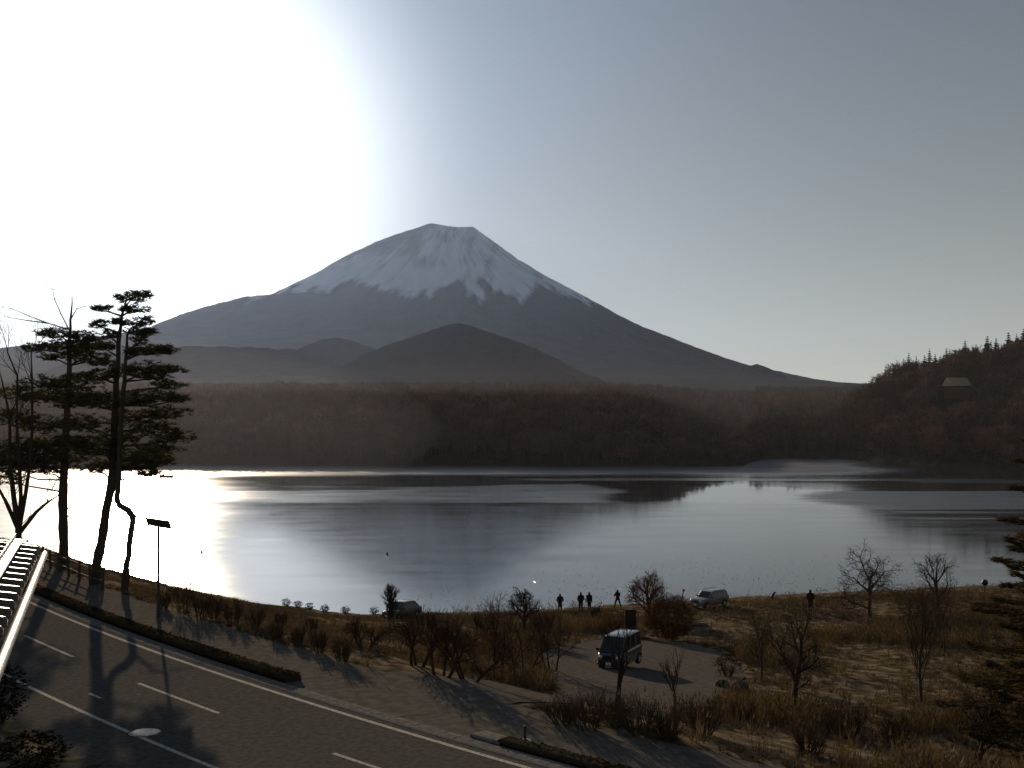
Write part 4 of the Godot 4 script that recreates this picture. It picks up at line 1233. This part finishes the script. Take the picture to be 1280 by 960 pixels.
	for r in fill:
		var p := hit(r[0], r[1])
		bare_tree("bare_shrub", "bare thicket shrub behind the row along the lane, %s" % ["first from the left", "second from the left", "third from the left", "last, beside the lot"][fill.find(r)], "shrub", p, r[2] / F * -p.z, 0.04, Color(0.055, 0.038, 0.028), {"stems": 7, "kids": [6, 5, 3], "levels": 3, "spread": 0.5, "shrink": 0.55, "lift": 0.15, "low": 0.3, "flare": 0.5, "thin": 0.005}, "thicket behind the shrub row")
	# brambles on the grass nose and right of it
	var bram := [[705, 905, 44, "at the tip of the grass nose"], [735, 912, 58, "second on the grass nose"], [770, 905, 40, "at the foot of the pruned tree"], [800, 920, 62, "between the pruned and the young tree"], [835, 925, 50, "at the foot of the young tree"], [880, 918, 56, "right of the young tree"], [925, 905, 40, "left of the wide forked tree"], [1060, 925, 60, "right of the wide forked tree"], [1120, 940, 60, "left of the dark tree"], [1010, 945, 50, "lowest, below the wide forked tree"]]
	for r in bram:
		var p := hit(r[0], r[1])
		bare_tree("bramble", "low tangle of bare brambles %s" % r[3], "shrub", p, r[2] / F * -p.z, 0.022, Color(0.085, 0.06, 0.045), {"stems": 8, "kids": [7, 5, 3], "levels": 3, "spread": 0.65, "shrink": 0.6, "lift": 0.12, "low": 0.15, "flare": 0.8, "thin": 0.005})
	# weeds and shrubs standing against the water on the left
	var weeds := [[228, 764, 34], [250, 772, 26], [268, 774, 22], [292, 782, 26], [318, 786, 24], [205, 762, 18], [345, 800, 26], [372, 806, 26], [400, 816, 30], [428, 828, 32], [350, 782, 18], [390, 790, 20]]
	for k in weeds.size():
		var r = weeds[k]
		var p := hit(r[0], r[1])
		bare_tree("weed_shrub", "dry brown weed shrub on the crest beside the walk, %s from the left" % ["second", "third", "fourth", "fifth", "sixth", "first", "eighth", "tenth", "twelfth", "last", "seventh", "eleventh"][k], "shrub", p, r[2] / F * -p.z * (1.35 if r[0] < 330 else 0.9) + 0.1, 0.018, Color(0.095, 0.068, 0.048), {"stems": 7, "kids": [6, 5, 3], "levels": 3, "spread": 0.5, "shrink": 0.6, "lift": 0.2, "low": 0.15, "flare": 0.5, "thin": 0.006})
	# round clipped bushes at the water's edge
	var balls := [[345, "first"], [362, "second"], [380, "third"], [402, "fourth"], [430, "fifth"], [467, "sixth"]]
	for b in balls:
		var bx: float = (b[0] - 640.0) / F * 110.0
		var bd: float = shore(bx) - 1.0
		var p := spot(640.0 + bx / bd * F, bd)
		round_bush("round_bush", "round dark bush at the water's edge, %s from the left" % b[1], "bush", p, Vector3(0.95, 0.75, 0.9) * rng.randf_range(0.9, 1.1), Color(0.03, 0.026, 0.02), true, "", 1.6)
	var bb := hit(838, 800)
	round_bush("brown_bush", "large dense brown bush at the corner of the lot", "bush", bb, Vector3(3.6, 3.2, 3.2), Color(0.075, 0.046, 0.030), false, "", 4.0)
	var db := hit(910, 846)
	round_bush("dark_bush", "small dark bush beside two boulders in the field", "bush", db, Vector3(1.5, 1.2, 1.4), Color(0.045, 0.032, 0.024), false, "", 1.6)
	var tb := hit(1150, 772)
	round_bush("brown_bush", "wide brown bush on the shore behind the slender tree", "bush", tb, Vector3(6.0, 3.0, 4.0), Color(0.07, 0.048, 0.034), false, "", 1.0)
	var kb := hit(768, 790)
	round_bush("brown_bush", "brown grass bush left of the dark board", "bush", kb, Vector3(2.4, 1.8, 2.0), Color(0.10, 0.07, 0.045), false, "", 1.6)
	# the dark evergreen shrubs by the near road edge, lower left
	for s in [[12, 36.0, 1.9, "tall, at the left edge of the frame"], [40, 30.0, 1.0, "lower, at the bottom left"]]:
		var p := Vector3((s[0] - 640.0) / F * s[1], ROAD, -s[1])
		while road_e(p.x, -p.z) > -8.4: p += Vector3(-0.15, 0, 0.14)
		p.y = ground_y(p.x, -p.z)
		round_bush("evergreen_shrub", "dark evergreen shrub %s" % s[3], "shrub", p, Vector3(1.8, s[2], 1.7), Color(0.03, 0.031, 0.02), true, "", 2.6)
	# the conifer on the right
	var cb := spot(1350, 40.0)
	var con := thing("conifer_tree", "dark layered conifer reaching in from the right edge", "conifer", cb)
	var tr := MB.new(); tr.col = dark
	tr.tube(PackedVector3Array([Vector3(0, -0.2, 0), Vector3(0.1, 6, 0), Vector3(0, 15, 0)]), PackedFloat32Array([0.28, 0.18, 0.03]), 10, true)
	put("trunk", tr, M.bark, con)
	var bo := MB.new(); bo.col = dark
	var nd := MB.new()
	for l in 26:
		var f := l / 26.0
		var y := lerpf(1.2, 14.6, f); var reach := 4.3 * pow(1.0 - f, 0.7) + 0.3
		for k in 7:
			var a := TAU * (k + rng.randf() * 0.8) / 7 + l
			var r := reach * rng.randf_range(0.65, 1.1)
			var out := Vector3(cos(a), 0, sin(a)); var side := Vector3(-sin(a), 0, cos(a))
			var tip := Vector3(0, y + r * rng.randf_range(-0.12, 0.14), 0) + out * r
			var mid := Vector3(0, y - r * 0.06, 0) + out * r * 0.55
			bo.tube(PackedVector3Array([Vector3(0, y, 0), mid, tip]), PackedFloat32Array([0.05, 0.03, 0.008]), 4)
			for s in int(26 * r):
				var g := sqrt(rng.randf_range(0.05, 1.0))
				var at := (Vector3(0, y, 0).lerp(mid, g * 2.0) if g < 0.5 else mid.lerp(tip, g * 2.0 - 1.0)) + side * rng.randf_range(-1, 1) * 0.34 * r * (1.15 - g) + Vector3(0, rng.randf_range(-0.12, 0.04), 0)
				nd.col = Color(0.085, 0.070, 0.042) * rng.randf_range(0.6, 1.35)
				tuft(nd, at, 0.28, 8, 0.5, 0.022)
	put("branches", bo, M.bark, con)
	put("needles", nd, M.leaf, con)

# ------------------------------------------------------------------ pines and the bare tree on the left
func pines() -> void:
	var d := 64.0
	var k := d / F
	var b2 := hit(120, 730); d = -b2.z; k = d / F
	var rel := func(px: float, py: float, b: Vector3, dz := 0.0) -> Vector3: return Vector3((px - 640.0) * (-b.z) / F - b.x, EYE - (py - HORIZON) * (-b.z) / F - b.y, dz)
	var P := func(b: Vector3, list: Array) -> Array:
		var out := []
		for q in list: out.append(rel.call(q[0], q[1], b, 0.0))
		return out
	var pads := func(b: Vector3, list: Array) -> Array:
		var out := []
		var s := -b.z / F
		for q in list: out.append([rel.call(q[0], q[1], b, rng.randf_range(-1.0, 1.0) * 0.5 * q[2] * s), q[2] * s * 1.15, q[3] * s * 1.1, q[2] * s * rng.randf_range(0.8, 1.1)])
		return out
	# leaning pine, the taller of the pair
	var path2 = P.call(b2, [[119, 732], [124, 690], [131, 650], [138, 612], [141, 580], [143, 530], [145, 480], [148, 430], [152, 395], [160, 366]])
	pine("tall leaning pine with a crooked top, left of the elbow trunked pine", b2, path2, [0.30, 0.27, 0.25, 0.23, 0.22, 0.19, 0.16, 0.12, 0.08, 0.03],
		pads.call(b2, [[166, 372, 17, 8], [176, 367, 12, 5], [130, 386, 12, 4], [166, 387, 16, 5], [124, 405, 13, 6], [150, 402, 10, 5], [178, 401, 14, 6], [136, 417, 10, 6], [128, 432, 12, 6],
			[118, 470, 24, 9], [150, 462, 16, 8], [95, 492, 26, 10], [140, 500, 26, 11], [168, 520, 24, 11], [110, 528, 30, 12], [150, 545, 28, 12], [175, 568, 24, 10], [130, 562, 26, 10], [168, 584, 18, 6], [185, 583, 9, 5], [90, 552, 26, 11], [150, 580, 20, 8], [122, 584, 16, 7], [186, 592, 14, 5]]), [])
	var b3 := hit(155, 737)
	var path3 = P.call(b3, [[155, 740], [158, 705], [163, 672], [166, 646], [160, 638], [150, 632], [146, 622], [148, 595], [151, 540], [154, 490], [157, 450], [159, 418], [166, 408]])
	pine("crooked pine with an elbow bend low in its trunk, rightmost pine by the road", b3, path3, [0.20, 0.18, 0.17, 0.18, 0.17, 0.16, 0.17, 0.16, 0.14, 0.12, 0.09, 0.06, 0.03],
		pads.call(b3, [[170, 412, 12, 7], [184, 414, 8, 5], [176, 424, 8, 7], [186, 437, 24, 8], [204, 437, 12, 6], [165, 440, 8, 4], [205, 462, 22, 5], [190, 470, 18, 6], [212, 480, 16, 6], [195, 495, 26, 9], [222, 498, 12, 5], [208, 515, 24, 9],
			[190, 535, 26, 10], [218, 545, 20, 9], [200, 560, 24, 9], [176, 500, 18, 8], [195, 575, 22, 8], [180, 460, 18, 9]]), [P.call(b3, [[166, 646], [185, 632], [205, 634], [228, 640]]), P.call(b3, [[166, 650], [178, 640], [196, 628]])])
	var b1 := hit(80, 706)
	var path1 = P.call(b1, [[80, 710], [79, 660], [79, 615], [81, 570], [84, 520], [86, 470], [87, 430], [88, 400], [90, 370]])
	pine("straight trunked pine with a dead forked top, left of the pair", b1, path1, [0.32, 0.30, 0.28, 0.24, 0.2, 0.16, 0.12, 0.08, 0.03],
		pads.call(b1, [[70, 416, 24, 7], [105, 420, 22, 7], [50, 434, 20, 7], [85, 432, 26, 8], [118, 432, 20, 8], [100, 444, 26, 8], [60, 446, 10, 4], [125, 452, 16, 7], [60, 478, 26, 9], [30, 492, 28, 10], [80, 500, 30, 10], [15, 520, 26, 10], [50, 530, 32, 12], [75, 555, 26, 10], [30, 556, 28, 11], [40, 578, 22, 7], [112, 500, 18, 8], [20, 584, 24, 8], [60, 588, 16, 6], [10, 570, 28, 14], [45, 566, 32, 16], [85, 572, 26, 13], [5, 598, 20, 9], [85, 480, 28, 13]]),
		[P.call(b1, [[86, 412], [76, 392], [68, 374], [66, 362], [58, 358]]), P.call(b1, [[88, 400], [96, 386], [108, 383]]), P.call(b1, [[86, 412], [60, 404], [36, 395], [15, 386], [2, 384]]), P.call(b1, [[60, 404], [30, 400], [8, 396]]),
			P.call(b1, [[79, 640], [95, 628], [112, 634]]), P.call(b1, [[79, 640], [98, 655], [102, 670], [118, 675]])])
	# bare forked tree at the far left
	var b0 := spot(22, 62.0)
	var lt := thing("bare_tree", "bare tree with several upright limbs at the far left, behind the metal roof", "tree", b0)
	var limbs := MB.new(); limbs.col = Color(0.055, 0.045, 0.038)
	var twigs := MB.new(); twigs.col = limbs.col
	for l in [[[22, 745], [23, 690], [24, 660], [19, 620], [15, 580], [8, 520], [2, 470]], [[24, 665], [27, 620], [25, 580], [22, 530], [20, 470], [10, 440]], [[24, 660], [32, 620], [36, 590], [38, 540], [44, 480], [40, 440]], [[25, 665], [45, 640], [60, 628], [72, 620]], [[22, 660], [10, 630], [0, 612], [-14, 590]]]:
		var pp := PackedVector3Array(); var rr := PackedFloat32Array()
		var pts = P.call(b0, l)
		for q in pts.size():
			pp.append(pts[q] + Vector3(0, 0, rng.randf_range(-0.4, 0.4) * q * 0.3)); rr.append(lerpf(0.24 if l[0][1] > 700 else 0.13, 0.035, float(q) / (pts.size() - 1)))
		limbs.tube(pp, rr, 7)
		var opts := {"kids": [5, 5, 4, 3], "levels": 4, "spread": 0.6, "shrink": 0.62, "kink": 0.16, "lift": 0.1, "droop": false, "low": 0.2, "thin": 0.010, "twist": rng.randf() * TAU}
		for q in range(2, pp.size()):
			for w in 2:
				var dir := (Vector3(rng.randf_range(-1, 1), 0.9, rng.randf_range(-1, 1))).normalized()
				branch(limbs, twigs, pp[q], dir, 1.9, 0.03, 2, opts)
	put("trunk", limbs, M.bark, lt)
	put("twigs", twigs, M.bark, lt)

# ------------------------------------------------------------------ street furniture and small things
func small_things() -> void:
	# rustic fence on the crest
	var fence := thing("fence", "dark rustic post and rail fence beside the pines", "fence")
	var tops := []
	for k in 10:
		var t := -56.0 + k * 2.05
		var p := road_point(t, 4.3)
		p.y = ground_y(p.x, -p.z)
		var post := MB.new()
		var lean := Vector3(rng.randf_range(-0.05, 0.05), 0, rng.randf_range(-0.05, 0.05))
		post.spindle(Vector3.ZERO, [[0.085, -0.3], [0.085, 0.4], [0.08, 1.12], [0.05, 1.16]], 9)
		var o := put("post", post, M.wood, fence)
		o.position = p; o.rotation = Vector3(lean.z, 0, lean.x)
		tops.append(p)
	for k in tops.size() - 1:
		for y in [0.45, 0.95]:
			var rail := MB.new()
			rail.rod(tops[k] + Vector3(0, y + rng.randf_range(-0.03, 0.03), 0.06), tops[k + 1] + Vector3(0, y + rng.randf_range(-0.03, 0.03), 0.06), 0.055, 0.05, 7)
			put("rail", rail, M.wood, fence)
	# solar lamp
	var lb := hit(199, 770)
	lb = Vector3((198.0 - 640.0) / F * 54.0, 0, -54.0); lb.y = ground_y(lb.x, 54.0)
	var lh := EYE - (655.0 - HORIZON) / F * 54.0 - lb.y
	var lamp := thing("street_lamp", "slim pole lamp with a tilted solar panel on top, beside the road", "street lamp", lb)
	var pole := MB.new(); pole.tube(PackedVector3Array([Vector3(0, -0.2, 0), Vector3(0, 0.6, 0), Vector3(0, 0.62, 0), Vector3(0, lh, 0)]), PackedFloat32Array([0.095, 0.09, 0.07, 0.06]), 10, true)
	put("pole", pole, M.dark_metal, lamp)
	var panel := MB.new()
	panel.box(Vector3(0.0, lh + 0.04, 0), Vector3(1.15, 0.05, 0.72), Basis(Vector3(0, 0, 1), -0.16) * Basis(Vector3.RIGHT, -0.62), 0.012)
	put("solar_panel", panel, M.dark_metal, lamp)
	var arm := MB.new(); arm.rod(Vector3(0, lh - 0.78, 0), Vector3(-0.36, lh - 0.76, 0), 0.022); arm.box(Vector3(-0.36, lh - 0.77, 0), Vector3(0.2, 0.06, 0.12), Basis(), 0.015)
	put("lamp_arm", arm, M.dark_metal, lamp)
	# marker post at the mouth of the lane
	var mp := hit(656, 927)
	var marker := thing("marker_post", "short dark marker post with a pale base at the lane mouth", "post", mp)
	var m1 := MB.new(); m1.spindle(Vector3.ZERO, [[0.05, 0.0], [0.045, 0.42], [0.05, 0.44], [0.03, 0.48]], 10)
	put("post", m1, M.dark_metal, marker)
	var m2 := MB.new(); m2.spindle(Vector3.ZERO, [[0.20, 0.0], [0.19, 0.03], [0.12, 0.065], [0.05, 0.09]], 14)
	put("base", m2, M.white, marker)
	# dark board near the water
	var bp := hit(788, 794)
	var board := thing("notice_board", "upright dark board on posts near the reddish tree", "sign", bp, 0.1)
	var br := MB.new(); br.box(Vector3(0, 1.15, 0), Vector3(0.85, 1.5, 0.07), Basis(), 0.015)
	put("board", br, M.wood, board)
	for s in [-1, 1]:
		var q := MB.new(); q.box(Vector3(0.36 * s, 0.55, 0.09), Vector3(0.09, 1.3, 0.09), Basis(), 0.01)
		put("post", q, M.wood, board)
	# boulders
	for s in [[903, 859, 0.75, "round, left of the pair"], [924, 863, 0.95, "wider and lower, right of the pair"]]:
		var p := hit(s[0], s[1])
		var ro := MB.new()
		var rings := []
		for r in 7:
			var row := PackedVector3Array()
			var f := -0.35 + 1.35 * r / 6.0
			for c in 12:
				var a := TAU * c / 12
				var rad: float = s[2] * 0.5 * sqrt(maxf(0.0, 1.0 - f * f)) * (1.0 + 0.35 * rough_noise.get_noise_3d(cos(a) * 40 + s[0], f * 40, sin(a) * 40))
				row.append(Vector3(cos(a) * rad, f * s[2] * 0.42 + 0.1, sin(a) * rad * 0.85))
			rings.append(row)
		ro.smooth_loft(rings, true, true)
		var o := put("boulder", ro, M.stone)
		o.position = p
		tag(o, "dark boulder below the small bush, %s" % s[3], "boulder")
	var st := hit(875, 783)
	var sm := MB.new(); sm.spindle(Vector3.ZERO, [[0.55, -0.1], [0.6, 0.12], [0.4, 0.3], [0.1, 0.36]], 9)
	var so := put("flat_stone", sm, M.stone); so.position = st; so.scale = Vector3(1.2, 0.8, 0.8)
	tag(so, "flat dark stone in the yellow grass below the silver car", "stone")
	# posts on the shore
	var pa := hit(850, 757)
	var pole2 := MB.new(); pole2.rod(Vector3(0, -0.2, 0), Vector3(0.35, 1.5, 0), 0.06, 0.05); pole2.spindle(Vector3(0.35, 1.5, 0), [[0.10, -0.12], [0.13, 0.0], [0.10, 0.12]], 8)
	var po := put("shore_post", pole2, M.red); po.position = pa
	tag(po, "leaning reddish post on the shore left of the silver car", "post")
	var pb := hit(965, 749)
	var stump := MB.new(); stump.tube(PackedVector3Array([Vector3(0, -0.1, 0), Vector3(0.12, 0.45, 0), Vector3(0.3, 0.75, 0)]), PackedFloat32Array([0.17, 0.14, 0.08]), 8, true)
	var sto := put("stump", stump, M.wood); sto.position = pb
	tag(sto, "small tilted dark stump on the shore right of the silver car", "stump")
	var pc := hit(1231, 742)
	var mk := thing("shore_marker", "dark round headed marker post on the far right shore", "post", pc)
	var k1 := MB.new(); k1.rod(Vector3(0, -0.2, 0), Vector3(0, 0.9, 0), 0.05)
	put("post", k1, M.wood, mk)
	var k2 := MB.new(); k2.spindle(Vector3(0, 1.15, 0), [[0.12, -0.32], [0.30, -0.18], [0.34, 0.0], [0.28, 0.2], [0.1, 0.32]], 12)
	put("head", k2, M.trim, mk)
	# floats on the lake
	for s in [[252, 691, "left of centre, near the glare"], [484, 693, "in the mountain's reflection"]]:
		var dd: float = EYE * F / (s[1] - HORIZON)
		var fl := MB.new(); fl.spindle(Vector3.ZERO, [[0.06, -0.1], [0.15, 0.05], [0.13, 0.18], [0.05, 0.34]], 10)
		var fo := put("float", fl, M.trim); fo.position = Vector3((s[0] - 640.0) / F * dd, 0, -dd)
		tag(fo, "small dark float on the lake %s" % s[2], "float")
	var bd := EYE * F / (597.0 - HORIZON)
	var boat := thing("rowing_boat", "small dark boat in the sun glare on the far water", "boat", Vector3((208.0 - 640.0) / F * bd, 0.0, -bd), 0.1)
	var hull := MB.new()
	var hr := []
	for k in 7:
		var f := k / 6.0; var w := 0.7 * sin(PI * clampf(f * 0.9 + 0.08, 0, 1)); var x := lerpf(-2.0, 2.0, f); var rise := 0.25 * pow(absf(f - 0.45) * 2.0, 2)
		hr.append(PackedVector3Array([Vector3(x, -0.15, -w * 0.5), Vector3(x, 0.55 + rise, -w), Vector3(x, 0.55 + rise, -w * 0.88), Vector3(x, 0.1, 0), Vector3(x, 0.55 + rise, w * 0.88), Vector3(x, 0.55 + rise, w), Vector3(x, -0.15, w * 0.5)]))
	hull.smooth_loft(hr, true, true)
	put("hull", hull, M.wood, boat)
	for x in [-0.7, 0.6]:
		var th := MB.new(); th.box(Vector3(x, 0.42, 0), Vector3(0.3, 0.05, 1.1))
		put("thwart", th, M.wood, boat)

# ------------------------------------------------------------------ fog added over the lake in place of lens veiling glare, thicker at left
func added_fog() -> void:
	for m in [[Vector3(0, 18, -600), Vector3(2400, 70, 1000), 0.00007, RenderingServer.FOG_VOLUME_SHAPE_BOX], [Vector3(-230, 14, -330), Vector3(420, 70, 330), 0.00036, RenderingServer.FOG_VOLUME_SHAPE_ELLIPSOID]]:
		var v := FogVolume.new()
		v.name = numbered("veil_fog")
		v.shape = m[3]; v.size = m[1]; v.position = m[0]
		var f := FogMaterial.new()
		f.density = m[2]; f.albedo = Color(0.95, 0.95, 1.0)
		v.material = f
		add_child(v)
		tag(v, "thin fog layer added over the lake to veil the dark woods" if m[2] < 0.0003 else "fog bank added at the left in place of sun glare", "added_fog", "", "stuff")

# ------------------------------------------------------------------ people and cars on the shore
func people_and_cars() -> void:
	make_hand_and_head()
	var black := Color(0.018, 0.018, 0.02); var navy := Color(0.02, 0.024, 0.034); var brown := Color(0.07, 0.045, 0.03)
	person("person in a long dark jacket standing alone at the water, leftmost on the shore", hit(700, 765), PI * 0.05, {"jacket": black, "trousers": Color(0.05, 0.038, 0.03), "hair": Color(0.012, 0.01, 0.01), "coat": 0.18, "arms": "pockets"})
	var p2 := hit(726, 764)
	person("stocky person in a padded black jacket beside the person with the white bag", p2, 0.2, {"jacket": black, "trousers": navy, "hair": Color(0.015, 0.012, 0.01), "coat": 0.05, "arms": "pockets", "stance": 0.3, "scale": 1.02})
	var p3 := hit(736.5, 763)
	person("person in a dark jacket with a pale bag at the left side", p3, -0.3, {"jacket": navy, "trousers": black, "hair": Color(0.012, 0.01, 0.01), "arms": "hang", "stance": 0.2})
	var bag := MB.new()
	bag.box(Vector3(0, 0.0, 0), Vector3(0.20, 0.44, 0.30), Basis(), 0.06)
	bag.tube(PackedVector3Array([Vector3(0, 0.2, -0.09), Vector3(0, 0.42, -0.05), Vector3(0, 0.46, 0.0), Vector3(0, 0.42, 0.05), Vector3(0, 0.2, 0.09)]), PackedFloat32Array([0.014, 0.014, 0.014, 0.014, 0.014]), 6)
	var bo := put("shoulder_bag", bag, M.white); bo.position = p3 + Vector3(-0.33, 1.0, 0.05)
	tag(bo, "white bag hanging beside the person in the dark jacket", "bag")
	var p4 := hit(772, 760)
	person("person with legs apart holding up a camera, left of the reddish tree", p4, 0.35, {"jacket": Color(0.02, 0.02, 0.022), "trousers": brown, "hair": Color(0.012, 0.01, 0.01), "arms": "camera", "stance": 0.72})
	var cam := MB.new()
	cam.box(Vector3.ZERO, Vector3(0.14, 0.09, 0.06), Basis(), 0.012); cam.rod(Vector3(0, 0, -0.03), Vector3(0, 0, -0.13), 0.035, 0.038, 10)
	var co := put("photo_camera", cam, M.trim); co.rotation.y = 0.35; co.position = p4 + Basis(Vector3.UP, 0.35) * Vector3(0, 1.50, -0.30)
	tag(co, "black camera held up by the person with legs apart", "camera")
	var p5 := hit(1013, 764)
	person("person in a long reddish brown coat standing alone on the shore at the right", p5, -0.1, {"jacket": Color(0.055, 0.03, 0.024), "trousers": Color(0.06, 0.03, 0.025), "hair": Color(0.015, 0.012, 0.01), "coat": 0.42, "arms": "pockets", "scale": 1.12})
	var van := {"category": "van", "length": 3.3, "width": 1.48, "wheel": 0.31, "paint": M.van_paint, "axles": [0.17, 0.83], "lamp_y": 0.78, "dark_bumper": true,
		"body": [[0.0, 0.80, 0.86, 0.34], [0.02, 0.92, 0.94, 0.28], [0.10, 1.02, 0.99, 0.24], [0.25, 1.06, 1.0, 0.24], [0.8, 1.08, 1.0, 0.24], [0.97, 1.07, 0.97, 0.28], [1.0, 1.0, 0.9, 0.36]],
		"house": {"belt": [0.06, 0.985], "roof": [0.26, 0.955], "y": [1.0, 1.78], "tuck": 0.80, "panes": [0.14, 0.40, 0.70, 0.97]}}
	var vp := hit(775, 834)
	vehicle("parked_van", "dark boxy van parked on the lakeside lot", vp + Vector3(0, 0.05, 0), 1.1, van)
	var suv := {"category": "car", "length": 4.1, "width": 1.6, "wheel": 0.33, "paint": M.silver, "axles": [0.18, 0.81], "lamp_y": 0.78, "rails": true,
		"body": [[0.0, 0.72, 0.86, 0.40], [0.03, 0.90, 0.94, 0.32], [0.14, 1.0, 0.99, 0.28], [0.28, 1.03, 1.0, 0.28], [0.8, 1.06, 1.0, 0.28], [0.97, 1.05, 0.97, 0.32], [1.0, 0.98, 0.9, 0.42]],
		"house": {"belt": [0.25, 0.98], "roof": [0.40, 0.92], "y": [0.98, 1.52], "tuck": 0.78, "panes": [0.14, 0.42, 0.72, 0.95]}}
	vehicle("parked_car", "silver off road car parked on the shore right of the reddish tree", hit(887, 759) + Vector3(0, 0.02, 0), 0.72, suv)
	var car := {"category": "car", "length": 3.7, "width": 1.6, "wheel": 0.30, "paint": M.black_paint, "axles": [0.19, 0.80], "lamp_y": 0.66,
		"body": [[0.0, 0.62, 0.84, 0.34], [0.03, 0.76, 0.93, 0.26], [0.15, 0.86, 0.98, 0.22], [0.30, 0.92, 1.0, 0.22], [0.8, 0.96, 1.0, 0.22], [0.96, 0.94, 0.96, 0.26], [1.0, 0.86, 0.88, 0.36]],
		"house": {"belt": [0.24, 0.95], "roof": [0.44, 0.80], "y": [0.88, 1.44], "tuck": 0.76, "panes": [0.16, 0.50, 0.88]}}
	vehicle("parked_car", "dark brown car parked by the shore behind the bare shrubs, sun on its roof", spot(502, 103.0) + Vector3(0, 0.02, 0), 0.9, car)

# ------------------------------------------------------------------ corner of the near building's metal roof, lower left
func roof_corner() -> void:
	var u := Vector3(0.333, 0, 0.943)            # along the eave towards the camera
	var n := Vector3(0.943, 0, -0.333)           # out from the eave
	var up_slope := (-n + Vector3(0, 0.16, 0)).normalized()
	var over := u.cross(up_slope)
	if over.y < 0: over = -over
	var e0 := Vector3(-4.99, EYE - 1.5, -12.2)
	var root := thing("metal_roofed_building", "low building with a seamed metal roof reaching in at the lower left", "building", Vector3.ZERO)
	var B := Basis(u, over, u.cross(over).normalized())     # x along the eave, y out of the roof, z down or up the slope
	var zs := 1.0 if B.z.dot(up_slope) > 0 else -1.0
	var at := func(a: float, h: float, s: float) -> Vector3: return e0 + u * a + over * h + up_slope * s
	var deck := MB.new(); deck.box(at.call(4.5, -0.06, 2.0), Vector3(9.0, 0.1, 4.0), B, 0.0)
	put("roof_sheet", deck, M.roof_sheet, root)
	for k in 25:
		var s := MB.new()
		s.box(at.call(0.06 + k * 0.365, 0.03, 1.98), Vector3(0.07, 0.08, 4.0), B, 0.02)
		put("roof_seam", s, M.roof_sheet, root)
	var gut := MB.new()
	gut.tube(PackedVector3Array([at.call(-0.06, -0.02, -0.07), at.call(9.0, -0.02, -0.07)]), PackedFloat32Array([0.034, 0.034]), 10, true)
	put("gutter", gut, M.zinc, root)
	var guard := MB.new()
	guard.box(at.call(4.55, 0.11, 0.20), Vector3(9.0, 0.025, 0.09), B, 0.008)
	guard.box(at.call(4.55, 0.14, 0.24), Vector3(9.0, 0.08, 0.014), B, 0.006)
	put("snow_guard", guard, M.zinc, root)
	var verge := MB.new(); verge.box(at.call(-0.05, 0.0, 2.0), Vector3(0.09, 0.16, 4.0), B, 0.02)
	put("verge_trim", verge, M.roof_sheet, root)
	var wall := MB.new()
	var c := e0 + u * 5.2 - n * 2.6
	wall.box(Vector3(c.x, (ROAD + EYE - 1.75) * 0.5, c.z), Vector3(8.4, EYE - 1.75 - ROAD, 3.2), Basis(u, Vector3.UP, u.cross(Vector3.UP)))
	put("wall", wall, M.wall, root)
